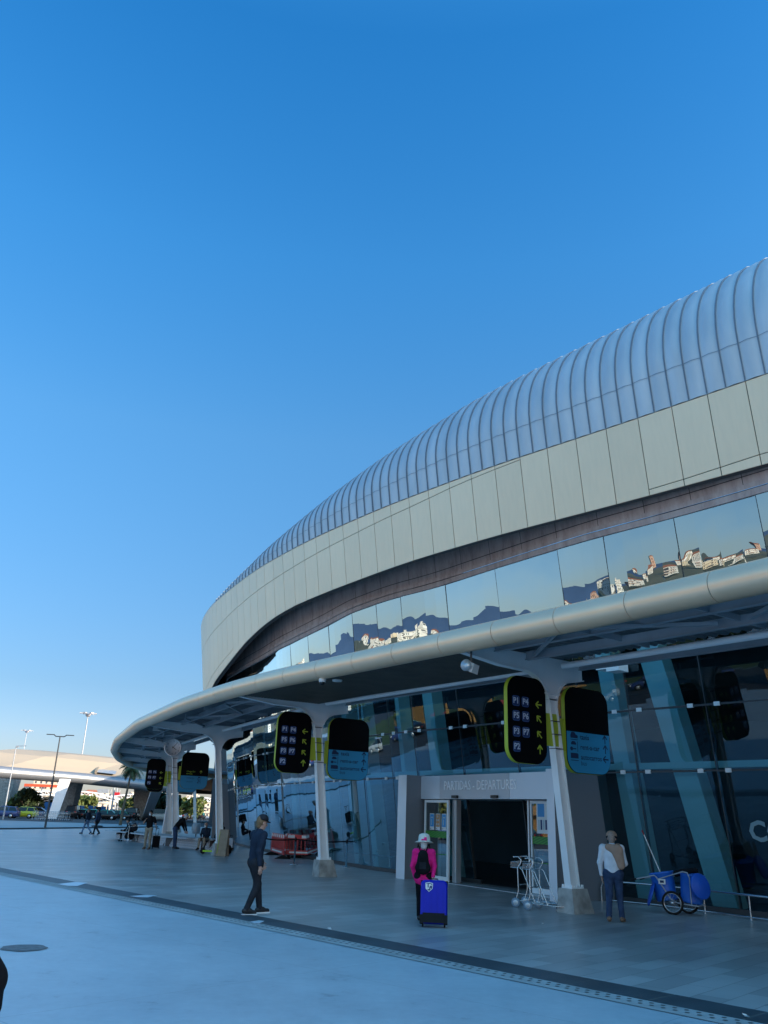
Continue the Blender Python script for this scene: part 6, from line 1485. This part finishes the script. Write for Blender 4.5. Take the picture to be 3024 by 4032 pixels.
for k in range(8):
    W_, D_, H_ = hr.uniform(10, 22), hr.uniform(9, 14), (6, 9, 9, 12, 15, 12, 18, 9)[k]; wm = ('wall_white', 'wall_cream', 'wall_white', 'wall_pale', 'wall_white', 'wall_pink', 'wall_cream', 'wall_white')[k]
    mb = MB(); mb.box((0, 0, H_/2), (W_, D_, H_))
    if k in (0, 2, 5, 7): mb.mesh([(-W_/2-.5, -D_/2-.5, H_), (W_/2+.5, -D_/2-.5, H_), (W_/2+.5, D_/2+.5, H_), (-W_/2-.5, D_/2+.5, H_), (-W_/2+3, 0, H_+2), (W_/2-3, 0, H_+2)], [(0, 1, 5, 4), (2, 3, 4, 5), (1, 2, 5), (3, 0, 4)], 1)
    else: mb.box((0, 0, H_+.3), (W_+.5, D_+.5, .6), None, 1); mb.box((W_*.2, 0, H_+1.6), (W_*.3, D_*.5, 2), None, 0)
    for zz in range(3, int(H_), 3): mb.box((0, -D_/2-.5, zz), (W_*.6, 1., .25), None, 1)
    me = mb.build('town_house', [wm, 'roof_terracotta' if k in (0, 2, 5, 7) else 'roof_flat']); protos.append((me, wm, H_))
desc = {'wall_white': 'white', 'wall_cream': 'cream', 'wall_pink': 'pinkish', 'wall_pale': 'pale grey'}
used_p = set()
def house(k, x, y, z, rz, sc_, where):
    me, wm, H_ = protos[k]
    if k in used_p: o = me.copy(); COL.objects.link(o)
    else: o = me; used_p.add(k)
    o.location = (x, y, z); o.rotation_euler = (0, 0, rz); o.scale = (sc_, sc_, sc_)
    rf = 'red tiled' if k in (0, 2, 5, 7) else 'flat'
    tag(o, '%s %d storey town house with a %s roof %s' % (desc[wm], int(H_/3), rf, where), 'house', 'houses of the far town')
def hill_z(x, y):
    d = math.hypot(x, y); a = math.atan2(x, y)
    return max(0, min(1, (d-330)/500))*(29+12*math.sin(a*7+1)+7*math.sin(a*17))
for k in range(64):          # seen directly under the far canopy
    a = R_(-29+k*.31); d = 330+hr.uniform(0, 190); house(hr.randrange(8), d*math.sin(a), d*math.cos(a), -.5, hr.uniform(-.4, .4)+a*-1, hr.uniform(.42, .7), 'under the far canopy')
for k in range(225):         # reflected in the terminal glass
    a = R_(-150+k*.54); d = 430+hr.uniform(0, 400); x, y = d*math.sin(a), d*math.cos(a); house(hr.randrange(8), x, y, hill_z(x, y)-1, -a+hr.uniform(-.5, .5), hr.uniform(.42, .75), 'mirrored in the upper glass')
def ridge(name, d0, zf, m, a0=-170, a1=-33, n_=600, dep=300):
    mb = MB(); V = []
    for i in range(n_+1):
        a = R_(a0+(a1-a0)*i/n_); z = zf(a)
        for (dd, zz) in ((d0-dep, -3), (d0-dep*.5, z*.55), (d0, z), (d0+dep, z*.6)): V.append((dd*math.sin(a), dd*math.cos(a), zz))
    mb.mesh(V, [(i*4+k, (i+1)*4+k, (i+1)*4+k+1, i*4+k+1) for i in range(n_) for k in range(3)], 0, True); o = mb.build(name, m); o['kind'] = 'structure'
ridge('hill', 900, lambda a: 30+12*math.sin(a*7+1)+7*math.sin(a*17)+1.2*math.sin(a*61)+.8*math.sin(a*113), 'hill_soil', dep=520)
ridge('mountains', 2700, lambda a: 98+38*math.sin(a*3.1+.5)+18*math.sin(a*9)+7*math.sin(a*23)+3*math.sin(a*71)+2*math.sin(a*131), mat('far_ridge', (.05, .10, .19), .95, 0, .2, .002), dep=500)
# kiosks and people on the sunny side, seen only in the glass
mat('timber', (.45, .24, .08), .6, 0, .2, 4); mat('awning_red', (.55, .06, .04), .7)
for k, (x, y) in enumerate(((-43, 8), (-44, 30), (-62, 46))):
    S = thing('kiosk', ['timber kiosk with a pitched roof at the near end of the street', 'timber kiosk with a pitched roof between the red parasols', 'timber kiosk with a pitched roof on the edge of the lawn'][k], 'kiosk', (x, y, 0), R_(-70+10*k), 'timber kiosks across the plaza')
    mb = MB(); mb.box((0, 0, 1.3), (4, 2.6, 2.6)); mb.build('wall', 'timber', S); mb = MB(); mb.mesh([(-2.4, -1.8, 2.6), (2.4, -1.8, 2.6), (2.4, 1.8, 2.6), (-2.4, 1.8, 2.6), (-2.4, 0, 3.8), (2.4, 0, 3.8)], [(0, 1, 5, 4), (2, 3, 4, 5), (1, 2, 5), (3, 0, 4), (0, 3, 2, 1)]); mb.build('roof', 'timber', S)
    mb = MB(); mb.box((0, -1.33, 1.5), (2.4, .1, 1.1)); mb.build('counter_opening', 'black_paint', S)
for k, (x, y) in enumerate(((-40, 18), (-41.5, 37), (-62, 34), (-38, 2))):
    S = thing('parasol', 'red cafe parasol on the sunny side of the plaza', 'parasol', (x, y, 0), 0, 'red cafe parasols mirrored in the glass'); mb = MB(); mb.tube([(0, 0, 0), (0, 0, 2.6)], .04, 8); mb.build('pole', 'timber', S); mb = MB(); mb.lathe([(1.6, 2.1), (.8, 2.45), (0, 2.7)], 10); mb.build('canopy', 'awning_red', S)

# drop working properties
for o in bpy.data.objects:
    for k in ('_base', '_s'):
        if k in o: del o[k]
